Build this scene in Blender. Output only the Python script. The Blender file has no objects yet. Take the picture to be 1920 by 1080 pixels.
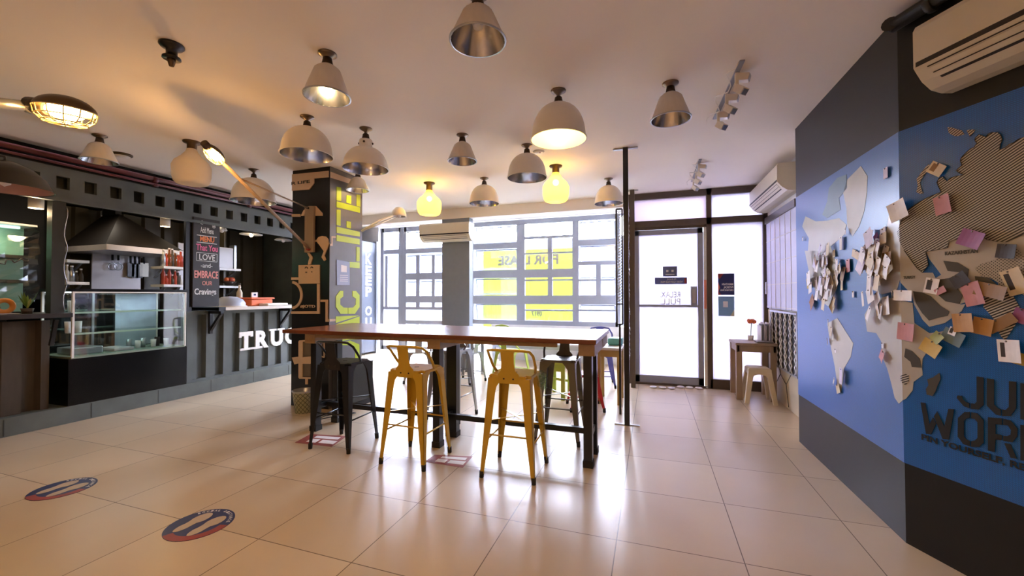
import bpy, bmesh, math, random
from mathutils import Vector, Matrix
random.seed(7)
R = math.radians
C = bpy.context.scene.collection

# ------------------------------------------------------------------ camera
HC = 1.294                                   # eye height
YAW, PITCH, ROLL, FPX = R(18.80), R(0.974), R(-0.079), 769.0
_f = Vector((-math.sin(YAW)*math.cos(PITCH), math.cos(YAW)*math.cos(PITCH), math.sin(PITCH)))
_r = Vector((math.cos(YAW), math.sin(YAW), 0)); _u = _r.cross(_f)
_r, _u = _r*math.cos(ROLL)+_u*math.sin(ROLL), -_r*math.sin(ROLL)+_u*math.cos(ROLL)
cam = bpy.data.cameras.new('camera'); camo = bpy.data.objects.new('camera', cam); C.objects.link(camo)
cam.sensor_width = 36; cam.lens = 36*FPX/1920; cam.clip_start = 0.05; cam.clip_end = 200
camo.matrix_world = Matrix(((_r.x,_u.x,-_f.x,0),(_r.y,_u.y,-_f.y,0),(_r.z,_u.z,-_f.z,HC),(0,0,0,1)))
bpy.context.scene.camera = camo

# ------------------------------------------------------------------ world, exposure, main lights
sc = bpy.context.scene
sc.view_settings.view_transform = 'Standard'; sc.view_settings.look = 'None'
sc.view_settings.gamma = 1; sc.view_settings.use_curve_mapping = False
sc.view_settings.exposure = 1.32
sc.cycles.max_bounces = 10; sc.cycles.diffuse_bounces = 6; sc.cycles.transparent_max_bounces = 24
sc.cycles.sample_clamp_indirect = 8
W = bpy.data.worlds.new('sky'); sc.world = W; W.use_nodes = True
bg = W.node_tree.nodes['Background']; bg.inputs[0].default_value = (0.77, 0.82, 1.0, 1); bg.inputs[1].default_value = 36.0

def area(name, loc, rot, sx, sy, power, col=(1,1,1), portal=False):
    l = bpy.data.lights.new(name, 'AREA'); l.shape = 'RECTANGLE'; l.size = sx; l.size_y = sy
    l.energy = power; l.color = col; l.cycles.is_portal = portal
    o = bpy.data.objects.new(name, l); C.objects.link(o); o.location = loc; o.rotation_euler = rot; return o
def point(name, loc, power, col, rad=0.04):
    l = bpy.data.lights.new(name, 'POINT'); l.energy = power; l.color = col; l.shadow_soft_size = rad
    o = bpy.data.objects.new(name, l); C.objects.link(o); o.location = loc; return o
area('sky_portal_left', (-4.6, 7.95, 1.45), (R(-90),0,0), 2.5, 2.75, 1, portal=True)
area('sky_portal_right', (-1.75, 7.95, 1.75), (R(-90),0,0), 2.7, 2.1, 1, portal=True)
area('sky_portal_door', (0.58, 6.42, 1.4), (R(-90),0,0), 1.8, 2.7, 1, portal=True)
# warm fill light added out of view behind the camera, no fitting there
area('warm_fill_behind', (-0.8, -2.2, 2.6), (0,0,0), 1.6, 1.2, 34, (1.0,0.62,0.32))

# ------------------------------------------------------------------ pixel -> place helpers (1920x1080 frame)
def ray(px, py): return _f + _r*((px-960)/FPX) - _u*((py-540)/FPX)
O = Vector((0,0,HC))
def atz(px, py, z=0.0): d = ray(px,py); return O + d*((z-HC)/d.z)
def aty(px, py, Y): d = ray(px,py); return O + d*(Y/d.y)
def atx(px, py, X): d = ray(px,py); return O + d*(X/d.x)
def atd(px, py, dep): return O + ray(px,py)*dep
def vz(base, px, py):                         # height of a point above a ground position
    d = ray(px,py); t = math.hypot(base[0],base[1])/math.hypot(d.x,d.y); return HC + t*d.z

# ------------------------------------------------------------------ materials
def nodes(name):
    m = bpy.data.materials.new(name); m.use_nodes = True; nt = m.node_tree
    return m, nt, nt.nodes['Principled BSDF']
def setp(b, col, rough, metal=0, spec=0.5):
    b.inputs['Base Color'].default_value = (*col, 1); b.inputs['Roughness'].default_value = rough
    b.inputs['Metallic'].default_value = metal; b.inputs['Specular IOR Level'].default_value = spec
def mat(name, col, rough=0.5, metal=0, var=0.08, scale=12, spec=0.5, bump=0.0, stretch=(1,1,1), coat=0):
    m, nt, b = nodes(name); setp(b, col, rough, metal, spec)
    tc = nt.nodes.new('ShaderNodeTexCoord'); mp = nt.nodes.new('ShaderNodeMapping'); mp.inputs['Scale'].default_value = stretch
    nz = nt.nodes.new('ShaderNodeTexNoise'); nz.inputs['Scale'].default_value = scale; nz.inputs['Detail'].default_value = 4
    nt.links.new(tc.outputs['Object'], mp.inputs[0]); nt.links.new(mp.outputs[0], nz.inputs['Vector'])
    mx = nt.nodes.new('ShaderNodeMix'); mx.data_type = 'RGBA'
    mx.inputs['A'].default_value = (*[c*(1-var) for c in col],1); mx.inputs['B'].default_value = (*[min(1,c*(1+var)) for c in col],1)
    nt.links.new(nz.outputs['Fac'], mx.inputs['Factor']); nt.links.new(mx.outputs['Result'], b.inputs['Base Color'])
    if bump:
        bp = nt.nodes.new('ShaderNodeBump'); bp.inputs['Strength'].default_value = bump; bp.inputs['Distance'].default_value = 0.01
        nt.links.new(nz.outputs['Fac'], bp.inputs['Height']); nt.links.new(bp.outputs[0], b.inputs['Normal'])
    if coat: b.inputs['Coat Weight'].default_value = coat; b.inputs['Coat Roughness'].default_value = 0.15
    return m
def emat(name, col, strength):
    m, nt, b = nodes(name); setp(b, col, 0.5)
    b.inputs['Emission Color'].default_value = (*col,1); b.inputs['Emission Strength'].default_value = strength; return m
def glassmat(name, tint=(1,1,1), gloss=0.08, rough=0.02):
    m = bpy.data.materials.new(name); m.use_nodes = True; nt = m.node_tree; nt.nodes.clear()
    o = nt.nodes.new('ShaderNodeOutputMaterial'); t = nt.nodes.new('ShaderNodeBsdfTransparent'); g = nt.nodes.new('ShaderNodeBsdfGlossy')
    t.inputs[0].default_value = (*tint,1); g.inputs['Roughness'].default_value = rough
    mx = nt.nodes.new('ShaderNodeMixShader'); mx.inputs[0].default_value = gloss
    nt.links.new(t.outputs[0], mx.inputs[1]); nt.links.new(g.outputs[0], mx.inputs[2]); nt.links.new(mx.outputs[0], o.inputs[0]); return m
def transl(name, col, trans=0.0, mixdiff=0.3):
    m = bpy.data.materials.new(name); m.use_nodes = True; nt = m.node_tree; nt.nodes.clear()
    o = nt.nodes.new('ShaderNodeOutputMaterial'); t = nt.nodes.new('ShaderNodeBsdfTranslucent'); d = nt.nodes.new('ShaderNodeBsdfDiffuse')
    t.inputs[0].default_value = (*col,1); d.inputs[0].default_value = (*col,1)
    mx = nt.nodes.new('ShaderNodeMixShader'); mx.inputs[0].default_value = mixdiff
    nt.links.new(t.outputs[0], mx.inputs[1]); nt.links.new(d.outputs[0], mx.inputs[2]); last = mx
    if trans:
        tr = nt.nodes.new('ShaderNodeBsdfTransparent'); m2 = nt.nodes.new('ShaderNodeMixShader'); m2.inputs[0].default_value = trans
        nt.links.new(mx.outputs[0], m2.inputs[1]); nt.links.new(tr.outputs[0], m2.inputs[2]); last = m2
    nt.links.new(last.outputs[0], o.inputs[0]); return m

def floor_mat():
    m, nt, b = nodes('beige_floor_tiles'); setp(b, (.5,.4,.3), 0.3)
    tc = nt.nodes.new('ShaderNodeTexCoord'); sp = nt.nodes.new('ShaderNodeSeparateXYZ'); nt.links.new(tc.outputs['Object'], sp.inputs[0])
    def M(op, a, bb=None, c=None):
        n = nt.nodes.new('ShaderNodeMath'); n.operation = op
        for i, v in enumerate((a, bb, c)):
            if v is None: continue
            if isinstance(v, (int,float)): n.inputs[i].default_value = v
            else: nt.links.new(v, n.inputs[i])
        return n.outputs[0]
    cell = []; dist = []
    for ax, off in (('X', 3.184), ('Y', -2.249)):
        v = M('DIVIDE', M('ADD', sp.outputs[ax], off), 0.6)
        cell.append(M('FLOOR', v)); fr = M('FRACT', v)
        dist.append(M('MINIMUM', fr, M('SUBTRACT', 1.0, fr)))
    grout = M('LESS_THAN', M('MINIMUM', dist[0], dist[1]), 0.0042)
    cb = nt.nodes.new('ShaderNodeCombineXYZ'); nt.links.new(cell[0], cb.inputs[0]); nt.links.new(cell[1], cb.inputs[1])
    wn = nt.nodes.new('ShaderNodeTexWhiteNoise'); nt.links.new(cb.outputs[0], wn.inputs['Vector'])
    nz = nt.nodes.new('ShaderNodeTexNoise'); nz.inputs['Scale'].default_value = 2.2; nz.inputs['Detail'].default_value = 2
    nt.links.new(tc.outputs['Object'], nz.inputs['Vector'])
    f = M('ADD', M('MULTIPLY', wn.outputs['Value'], 0.45), M('MULTIPLY', nz.outputs['Fac'], 0.6))
    mx = nt.nodes.new('ShaderNodeMix'); mx.data_type = 'RGBA'; nt.links.new(f, mx.inputs['Factor'])
    mx.inputs['A'].default_value = (.47,.365,.245,1); mx.inputs['B'].default_value = (.61,.495,.355,1)
    m2 = nt.nodes.new('ShaderNodeMix'); m2.data_type = 'RGBA'; nt.links.new(grout, m2.inputs['Factor'])
    nt.links.new(mx.outputs['Result'], m2.inputs['A']); m2.inputs['B'].default_value = (.13,.085,.05,1)
    nt.links.new(m2.outputs['Result'], b.inputs['Base Color'])
    b.inputs['Roughness'].default_value = 0.28; b.inputs['Specular IOR Level'].default_value = 0.36
    return m
def uvpattern(name, kind, ca, cb_, per=0.02):
    """stripes / dots / diamonds over the UV map, which holds metres along the wall and height"""
    m, nt, b = nodes(name); setp(b, ca, 0.42)
    uv = nt.nodes.new('ShaderNodeUVMap'); sp = nt.nodes.new('ShaderNodeSeparateXYZ'); nt.links.new(uv.outputs[0], sp.inputs[0])
    def M(op, a, bb=None):
        n = nt.nodes.new('ShaderNodeMath'); n.operation = op
        for i, v in enumerate((a, bb)):
            if v is None: continue
            if isinstance(v, (int,float)): n.inputs[i].default_value = v
            else: nt.links.new(v, n.inputs[i])
        return n.outputs[0]
    x, y = sp.outputs[0], sp.outputs[1]
    if kind == 'stripe':
        v = M('FRACT', M('DIVIDE', M('SUBTRACT', y, M('MULTIPLY', x, 0.55)), per)); fac = M('LESS_THAN', v, 0.5)
    elif kind == 'dot':
        fx = M('SUBTRACT', M('FRACT', M('DIVIDE', M('ADD', x, y), per)), 0.5); fy = M('SUBTRACT', M('FRACT', M('DIVIDE', M('SUBTRACT', x, y), per)), 0.5)
        fac = M('LESS_THAN', M('ADD', M('MULTIPLY', fx, fx), M('MULTIPLY', fy, fy)), 0.07)
    else:
        fx = M('FRACT', M('DIVIDE', M('ADD', x, y), per)); fy = M('FRACT', M('DIVIDE', M('SUBTRACT', x, y), per))
        fac = M('LESS_THAN', M('MINIMUM', fx, fy), 0.16)
    mx = nt.nodes.new('ShaderNodeMix'); mx.data_type = 'RGBA'; nt.links.new(fac, mx.inputs['Factor'])
    mx.inputs['A'].default_value = (*ca,1); mx.inputs['B'].default_value = (*cb_,1); nt.links.new(mx.outputs['Result'], b.inputs['Base Color'])
    return m

Mt = dict(
 floor=floor_mat(), ceiling=mat('cream_ceiling_paint',(.88,.83,.76),.75,var=.03,scale=2),
 wallpaint=mat('warm_wall_paint',(.55,.47,.40),.7), blackwall=mat('black_satin_wall_paint',(.005,.005,.006),.38,var=.15,spec=.5),
 white=mat('white_plaster',(.75,.74,.74),.7), alum=mat('glare_lightened_aluminium',(.30,.32,.38),.45), bronze=mat('dark_bronze_frame',(.10,.075,.06),.4,metal=.3),  # aluminium colour lightened towards grey-blue to hold the window glare haze
 glass=glassmat('window_glass',(.97,.98,1)), frosted=transl('frosted_film_glass',(.315,.30,.345),0.0,0.3), frostedpink=transl('frosted_transom_glass',(.30,.265,.295),0.0,0.3),
 banner=transl('yellow_banner_cloth',(.078,.094,.014),0,0.5), bannertext=mat('banner_print',(.03,.02,.008),.7),
 facade=mat('pale_facade_across_street',(.018,.021,.030),.8), ground_out=mat('bright_concrete_outside',(.07,.07,.08),.8),
 yellow=mat('mustard_yellow_powder_coat',(.62,.40,.035),.32,metal=.15,var=.1), black=mat('black_powder_coat',(.012,.013,.017),.28,metal=.2,var=.2),
 grey=mat('gunmetal_powder_coat',(.16,.145,.12),.35,metal=.5), silver=mat('brushed_steel',(.45,.47,.5),.3,metal=.8), lime=mat('lime_green_paint',(.42,.55,.08),.45),
 red=mat('red_powder_coat',(.6,.03,.04),.4), rubber=mat('black_rubber',(.015,.014,.013),.7),
 tabletop=mat('red_brown_table_wood',(.17,.055,.028),.27,var=.35,scale=5,stretch=(1,14,1),spec=.35), tablewood=mat('pine_beam',(.34,.22,.12),.5,var=.2,scale=6,stretch=(6,1,6)),
 cream=mat('cream_enamel_shade',(.80,.75,.67),.35,var=.04), creamfl=mat('fluted_cream_shade',(.68,.63,.57),.35,var=.12,scale=30,stretch=(1,1,.05)),
 mirror=mat('polished_reflector_lining',(.62,.62,.64),.22,metal=1,var=.1,scale=40,stretch=(1,1,.1)), chrome=mat('aged_chrome_fitting',(.22,.17,.13),.3,metal=.9),
 darkmetal=mat('dark_socket_metal',(.05,.035,.028),.4,metal=.6), bronzelamp=mat('brown_bronze_lamp',(.10,.065,.035),.35,metal=.6),
 acbody=mat('aged_white_ac_plastic',(.66,.60,.48),.45,var=.04), acdark=mat('dark_ac_louvre',(.02,.015,.015),.6),
 mapblue=None, land=mat('map_land_print',(.46,.43,.40),.42,var=.1,coat=.4), landcream=mat('map_pale_land_print',(.52,.50,.42),.42,coat=.4), darkland=mat('map_dark_country_print',(.075,.068,.062),.42), ink=mat('black_print',(.012,.012,.014),.45),
 teal=mat('weathered_grey_green_container_steel',(.09,.105,.10),.55,var=.45,scale=3.5,bump=.2), darkteal=mat('dark_container_steel',(.03,.033,.028),.55,var=.3,scale=5),
 blackpanel=mat('gloss_black_cabinet',(.003,.003,.0035),.25,spec=.3), interior=mat('dark_kitchen_paint',(.01,.01,.009),.6), interiorpanel=mat('brown_corrugated_kitchen_wall',(.055,.043,.022),.5),
 wood=mat('raw_timber',(.06,.045,.03),.6,var=.3,scale=5,stretch=(6,6,1)), paleply=mat('pale_plywood_cutout',(.62,.46,.32),.55,var=.06), letterwhite=mat('white_letter_paint',(.82,.82,.80),.5,var=.1,scale=40),
 limepaint=mat('yellow_green_sign_paint',(.50,.62,.02),.5,var=.06), colgrey=mat('mid_grey_column_paint',(.16,.155,.16),.5), steelwhite=mat('white_splashback_board',(.52,.50,.53),.35),
 maroon=mat('maroon_pipe_paint',(.10,.018,.02),.35), slate=mat('slate_tablecloth',(.2,.2,.2),.6), paper=mat('white_paper',(.80,.78,.80),.6), orange=mat('orange_plastic',(.75,.16,.04),.4),
 blue=mat('navy_print',(.012,.02,.11),.4), redprint=mat('red_print',(.28,.03,.025),.4), skyprint=mat('light_blue_print',(.20,.38,.62),.5), stonetile=mat('beige_stone_cladding',(.55,.47,.34),.6,var=.12,scale=3),
 plasticbeige=mat('beige_plastic',(.62,.53,.38),.45), brownwood=mat('tan_table_wood',(.34,.25,.17),.5,var=.15,scale=5,stretch=(5,5,1)), leaf=mat('green_leaf',(.12,.22,.04),.5),
 casefill=mat('green_grey_case_interior',(.22,.28,.22),.5), wrap=glassmat('crumpled_plastic_wrap',(.86,.95,.90),.10,.15), caseglass=glassmat('display_case_glass',(.92,.97,.95),.12,.03),
 warmglow=emat('warm_lamp_bulb',(1,.72,.28),14), hotbulb=emat('orange_filament_bulb',(1,.55,.14),30), softglow=emat('pale_tube_glow',(1,.93,.78),2.2), kitchenglow=emat('warm_spot_lens',(1,.75,.45),8),
 lampglass=transl('frosted_amber_lamp_glass',(.90,.70,.22),0.10,0.4), paleglass=transl('pale_milky_lamp_glass',(.85,.74,.58),0.2,0.5), reflwarm=mat('ivory_shade_lining',(.85,.74,.40),.4),
 stripes=uvpattern('hatched_country_print','stripe',(.50,.45,.40),(.02,.018,.018),.0120), dots=uvpattern('dotted_country_print','dot',(.42,.38,.33),(.04,.035,.03),.0125),
 basket=uvpattern('diamond_pattern_basket_print','diamond',(.34,.33,.20),(.05,.055,.03),.05), mesh=uvpattern('dotted_grater_print','dot',(.02,.02,.02),(.6,.46,.32),.02),
)
def mapblue():
    m, nt, b = nodes('sea_blue_map_print'); setp(b, (.015,.16,.42), .34)
    uv = nt.nodes.new('ShaderNodeUVMap'); mp = nt.nodes.new('ShaderNodeMapping'); mp.inputs['Scale'].default_value = (38,38,38); mp.inputs['Rotation'].default_value = (0,0,R(45))
    ck = nt.nodes.new('ShaderNodeTexBrick'); ck.inputs['Scale'].default_value = 1; ck.inputs['Mortar Size'].default_value = .06
    ck.inputs['Color1'].default_value = (.001,.13,.50,1); ck.inputs['Color2'].default_value = (.001,.14,.55,1); ck.inputs['Mortar'].default_value = (.001,.08,.34,1)
    nt.links.new(uv.outputs[0], mp.inputs[0]); nt.links.new(mp.outputs[0], ck.inputs['Vector']); nt.links.new(ck.outputs['Color'], b.inputs['Base Color'])
    b.inputs['Coat Weight'].default_value = .55; b.inputs['Coat Roughness'].default_value = .33
    return m
Mt['mapblue'] = mapblue()

# ------------------------------------------------------------------ mesh builder
class MB:
    def __init__(s): s.v = []; s.f = []; s.uv = {}; s.sm = []
    def add(s, vs, fs, smooth=False, uvs=None):
        o = len(s.v); s.v += [Vector(p) for p in vs]
        for f in fs: s.f.append(tuple(i+o for i in f)); s.sm.append(smooth)
        if uvs:
            for i, w in enumerate(uvs): s.uv[o+i] = w
        return s
    def box(s, lo, hi):
        x0,y0,z0 = lo; x1,y1,z1 = hi
        return s.add([(x0,y0,z0),(x1,y0,z0),(x1,y1,z0),(x0,y1,z0),(x0,y0,z1),(x1,y0,z1),(x1,y1,z1),(x0,y1,z1)],
              [(3,2,1,0),(4,5,6,7),(0,1,5,4),(1,2,6,5),(2,3,7,6),(3,0,4,7)])
    def bevbox(s, lo, hi, bv=.01):
        x0,y0,z0 = lo; x1,y1,z1 = hi; cx,cy,cz = [(a+b)/2 for a,b in zip(lo,hi)]
        bm = bmesh.new(); bmesh.ops.create_cube(bm, size=1)
        for v in bm.verts: v.co = Vector((cx+v.co.x*(x1-x0), cy+v.co.y*(y1-y0), cz+v.co.z*(z1-z0)))
        bmesh.ops.bevel(bm, geom=bm.edges[:], offset=bv, segments=3, affect='EDGES', profile=.5)
        return s.bm(bm)
    def bm(s, bm, smooth=False, M=None):
        bm.verts.ensure_lookup_table(); bm.verts.index_update()
        s.add([(M @ v.co if M else v.co.copy()) for v in bm.verts], [[v.index for v in f.verts] for f in bm.faces], smooth); bm.free(); return s
    def beam(s, p0, p1, w, h, up=(0,0,1), w1=None, h1=None):
        p0 = Vector(p0); p1 = Vector(p1); d = (p1-p0).normalized(); u = Vector(up)
        if abs(d.dot(u)) > .98: u = Vector((0,1,0))
        a = d.cross(u).normalized(); b = a.cross(d).normalized(); w1 = w if w1 is None else w1; h1 = h if h1 is None else h1
        vs = [p+a*sx*ww/2+b*sy*hh/2 for p,ww,hh in ((p0,w,h),(p1,w1,h1)) for sx,sy in ((-1,-1),(1,-1),(1,1),(-1,1))]
        return s.add(vs, [(3,2,1,0),(4,5,6,7),(0,1,5,4),(1,2,6,5),(2,3,7,6),(3,0,4,7)])
    def tube(s, pts, r, n=10, closed=False):
        pts = [Vector(p) for p in pts]; N = len(pts); rs = r if isinstance(r,(list,tuple)) else [r]*N; vs = []
        prev = None
        for i, p in enumerate(pts):
            if closed: d = pts[(i+1)%N]-pts[i-1]
            else: d = pts[min(i+1,N-1)]-pts[max(i-1,0)]
            d.normalize(); u = prev if prev else (Vector((0,0,1)) if abs(d.z) < .9 else Vector((1,0,0)))
            a = d.cross(u).normalized(); b = a.cross(d).normalized(); prev = b
            vs += [p + (a*math.cos(2*math.pi*k/n)+b*math.sin(2*math.pi*k/n))*rs[i] for k in range(n)]
        fs = []
        for i in range(N if closed else N-1):
            j = (i+1)%N
            fs += [(i*n+k, i*n+(k+1)%n, j*n+(k+1)%n, j*n+k) for k in range(n)]
        s.add(vs, fs, True)
        if not closed: s.f += [tuple(range(len(s.v)-len(vs)+n-1, len(s.v)-len(vs)-1, -1)), tuple(range(len(s.v)-n, len(s.v)))]; s.sm += [False,False]
        return s
    def cyl(s, p0, p1, r0, r1=None, n=20): return s.tube([p0,p1], [r0, r0 if r1 is None else r1], n)
    def lathe(s, prof, c=(0,0,0), n=32, flute=0, axis=None, caps=False):
        """prof: (r, z) list, revolved about z through c"""
        c = Vector(c); vs = []
        M = Matrix.Identity(3) if axis is None else Vector((0,0,1)).rotation_difference(Vector(axis)).to_matrix()
        for r, z in prof:
            for k in range(n):
                rr = r*(1+flute*(1 if k%2 else -1)); a = 2*math.pi*k/n
                vs.append(c + M @ Vector((rr*math.cos(a), rr*math.sin(a), z)))
        fs = [(i*n+k, i*n+(k+1)%n, (i+1)*n+(k+1)%n, (i+1)*n+k) for i in range(len(prof)-1) for k in range(n)]
        if caps: fs += [tuple(range(n)), tuple(range((len(prof)-1)*n, len(prof)*n))]
        return s.add(vs, fs, True)
    def ball(s, c, r, sc_=(1,1,1), n=12):
        return s.lathe([(max(.0005,r*math.sin(math.pi*i/n))*1, -r*math.cos(math.pi*i/n)*sc_[2]) for i in range(n+1)], c, 16)
    def prism(s, pts, nrm, dep):
        """flat outline pts (world), pushed out by dep along nrm"""
        nrm = Vector(nrm).normalized(); P = [Vector(p) for p in pts]; n = len(P)
        a = Vector((0,0,0))
        for i in range(n): a += P[i].cross(P[(i+1)%n])
        if a.dot(nrm) < 0: P.reverse()
        return s.add([p for p in P]+[p+nrm*dep for p in P], [tuple(range(n-1,-1,-1)), tuple(range(n,2*n))]+[(i,(i+1)%n,n+(i+1)%n,n+i) for i in range(n)])
    def text(s, txt, org, xd, ud, w, h, dep=.002, bold=.0):
        """letters set in the box w x h whose lower left corner is org"""
        cu = bpy.data.curves.new('t','FONT'); cu.body = txt; cu.extrude = .05; cu.offset = bold; cu.resolution_u = 3
        ob = bpy.data.objects.new('t', cu); C.objects.link(ob); dg = bpy.context.evaluated_depsgraph_get(); dg.update()
        me = bpy.data.meshes.new_from_object(ob.evaluated_get(dg)); bpy.data.objects.remove(ob)
        xs = [v.co.x for v in me.vertices]; ys = [v.co.y for v in me.vertices]; x0,x1,y0,y1 = min(xs),max(xs),min(ys),max(ys)
        xd = Vector(xd).normalized(); ud = Vector(ud).normalized(); nd = xd.cross(ud); org = Vector(org)
        s.add([org+xd*((v.co.x-x0)/(x1-x0)*w)+ud*((v.co.y-y0)/(y1-y0)*h)+nd*((v.co.z+.05)/.1*dep) for v in me.vertices], [list(p.vertices) for p in me.polygons])
        bpy.data.meshes.remove(me); return s
    def build(s, name, m, parent=None, world=True):
        me = bpy.data.meshes.new(name); off = Vector((0,0,0)); p = parent
        if world:
            while p: off += p.location; p = p.parent
        me.from_pydata([v-off for v in s.v], [], s.f); me.materials.append(m if not isinstance(m,str) else Mt[m])
        me.polygons.foreach_set('use_smooth', s.sm); 
        if s.uv:
            ul = me.uv_layers.new(name='uv')
            for lp in me.loops: ul.data[lp.index].uv = s.uv.get(lp.vertex_index,(0,0))
        me.update()
        bm = bmesh.new(); bm.from_mesh(me); bmesh.ops.recalc_face_normals(bm, faces=bm.faces[:]); bm.to_mesh(me); bm.free()
        o = bpy.data.objects.new(name, me); C.objects.link(o)
        if parent: o.parent = parent
        return o
def tag(o, label=None, cat=None, group=None, kind=None):
    if label: o['label'] = label
    if cat: o['category'] = cat
    if group: o['group'] = group
    if kind: o['kind'] = kind
    return o
def thing(name, label, cat, loc=(0,0,0), group=None, rz=0):
    o = bpy.data.objects.new(name, None); C.objects.link(o); o.location = loc; o.rotation_euler = (0,0,rz); o.empty_display_size = .1
    return tag(o, label, cat, group)
def solo(name, mb, m, label, cat, group=None, kind=None):
    """a top-level thing of one mesh, origin at its lowest middle"""
    xs = [v.x for v in mb.v]; ys = [v.y for v in mb.v]; zs = [v.z for v in mb.v]
    c = Vector(((min(xs)+max(xs))/2,(min(ys)+max(ys))/2,min(zs))); mb.v = [v-c for v in mb.v]
    o = mb.build(name, m, None); o.location = c; return tag(o, label, cat, group, kind)
def struct(name, mb, m, parent=None):
    o = mb.build(name, m, parent)
    if not parent: o['kind'] = 'structure'
    return o
def copy_tree(o, parent=None):
    c = o.copy(); C.objects.link(c); c.parent = parent
    for ch in [x for x in o.children]: copy_tree(ch, c)
    return c
def arc(cx, cy, rx, ry, a0, a1, n=12): return [(cx+rx*math.cos(R(a0+(a1-a0)*i/n)), cy+ry*math.sin(R(a0+(a1-a0)*i/n))) for i in range(n+1)]

ZC = 2.77
# ================================================================== THE ROOM
struct('floor', MB().box((-9,-4,-.1),(3.2,8.0,0)), 'floor')
struct('ceiling', MB().box((-9,-4,ZC),(3.2,6.45,ZC+.12)).box((-9,6.45,ZC+.06),(-.2,8.05,ZC+.18)), 'ceiling')
struct('wall_back', MB().box((-9,-4.15,0),(3.2,-4,ZC)), 'wallpaint')
struct('wall_left', MB().box((-8.15,-4,0),(-8.0,8.0,ZC+.06)), 'interior')
# right wall: straight run, then a run that swings out towards the camera
A0 = Vector((1.222,4.255,0)); A1 = Vector((1.246,2.705,0)); DB = Vector((.46,-.888,0)).normalized(); DA = (A1-A0).normalized(); LA = (A1-A0).length
NA = Vector((DA.y,-DA.x,0)); NB = Vector((DB.y,-DB.x,0))
B1 = A1 + DB*3.6
def wallbox(p, q, n, z0, z1, t): return MB().prism([p+Vector((0,0,z0)), q+Vector((0,0,z0)), q+Vector((0,0,z1)), p+Vector((0,0,z1))], n, t)
mb = MB(); P = [A0, A1, B1, B1-NB*.4, A1+Vector((.35,.1,0)), A0+Vector((.35,0,0))]
mb.prism(P, (0,0,1), ZC); struct('wall_right', mb, 'blackwall')
struct('wall_right_behind', MB().box((2.9,-4,0),(3.05,-.4,ZC)), 'wallpaint')
# recess with the small table: its side wall and stone dado
mb = MB().box((1.47,4.255,1.10),(1.62,6.45,ZC)); struct('wall_recess', mb, 'white')
mb = MB().box((1.46,4.255,0),(1.62,6.45,1.10)); struct('wall_dado', mb, 'stonetile')
mb = MB()
for pts in ([(5.95,.02),(5.9,.2),(5.72,.34),(5.76,.46)], [(5.72,.34),(5.5,.26),(5.42,.02)], [(5.5,.26),(5.3,.42)]):
    mb.tube([(1.458,y,z) for y,z in pts], .004, 5)
struct('trim_1', mb, 'darkmetal')
# frosted tile-look panel in the recess
mb = MB().box((1.44,5.0,1.12),(1.468,6.2,2.22))
o = struct('window_4', mb, mat('pale_blue_panel',(.62,.64,.82),.35,var=.04))
mb = MB()
for y in (5.2,5.4,5.6,5.8,6.0): mb.box((1.436,y-.004,1.12),(1.441,y+.004,2.22))
for z in (1.14,1.42,1.70,1.98): mb.box((1.436,5.0,z-.004),(1.441,6.2,z+.004))
mb.build('panel_joint', 'paper', o)
MB().box((1.42,5.0,2.22),(1.468,6.2,2.30)).build('dark_rail', 'bronze', o)

# far bulkhead beam and tube light shelf
o = struct('trim_2', MB().box((-5.9,6.3,2.60),(-.3,6.46,ZC)), 'ceiling')
struct('trim_3', MB().box((-8,7.98,2.80),(-.3,8.1,3.0)), 'alum')
# return wall between the window bay and the entrance
struct('wall_return', MB().box((-.36,6.3,0),(-.28,7.98,2.84)), 'white')
struct('wall_sill', MB().box((-3.1,7.8,0),(-.3,7.95,.70)), 'white')
struct('wall_far_left', MB().box((-8,7.8,0),(-5.85,7.95,2.84)), 'white')

# ------------------------------------------------------------------ window bay (plane y = 7.8)
YW = 7.8
def wx(px, py=500): return aty(px,py,YW).x
def wz(px, py): return aty(px,py,YW).z
def window(idx, x0, x1, z0, z1, vs, hs, t=.05):
    root = bpy.data.objects.new('window_%d' % idx, None); C.objects.link(root); root.location = ((x0+x1)/2, YW, z0); root['kind'] = 'structure'
    mb = MB()
    for x in (x0, x1): mb.box((x-t/2, YW, z0),(x+t/2, YW+.07, z1))
    for z in (z0+t/2, z1-t/2): mb.box((x0, YW, z-t/2),(x1, YW+.07, z+t/2))
    mb.build('window_frame', 'alum', root)
    mb = MB()
    for (x, za, zb, w) in vs: mb.box((x-w/2, YW+.01, za),(x+w/2, YW+.06, zb))
    for (z, xa, xb, w) in hs: mb.box((xa, YW+.005, z-w/2),(xb, YW+.065, z+w/2))
    mb.build('window_bars', 'alum', root)
    MB().box((x0+.02,YW+.03,z0+.02),(x1-.02,YW+.036,z1-.02)).build('window_pane', 'glass', root)
    return root
def sash(root, x0, x1, z0, z1, open_=.18):
    """an awning sash, hinged at its top and pushed outward at the bottom"""
    a = math.asin(min(.9,open_/(z1-z0))); dy = math.sin(a)*(z1-z0); zb = z1-math.cos(a)*(z1-z0); y = YW+.07; t = .022
    mb = MB()
    mb.beam((x0,y,z1),(x0,y+dy,zb),t,t); mb.beam((x1,y,z1),(x1,y+dy,zb),t,t); mb.beam((x0,y,z1),(x1,y,z1),t,t); mb.beam((x0,y+dy,zb),(x1,y+dy,zb),t,t)
    f = mb.build('sash_frame', 'alum', root)
    MB().add([(x0,y,z1),(x1,y,z1),(x1,y+dy,zb),(x0,y+dy,zb)],[(0,1,2,3)]).build('sash_pane','glass',f)
zt = 2.80
xa, xb, xc, xd, xe = wx(716), wx(754), wx(783), wx(812), wx(828)
b1 = (wz(790,470), wz(790,518), wz(790,561), wz(790,578))
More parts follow.
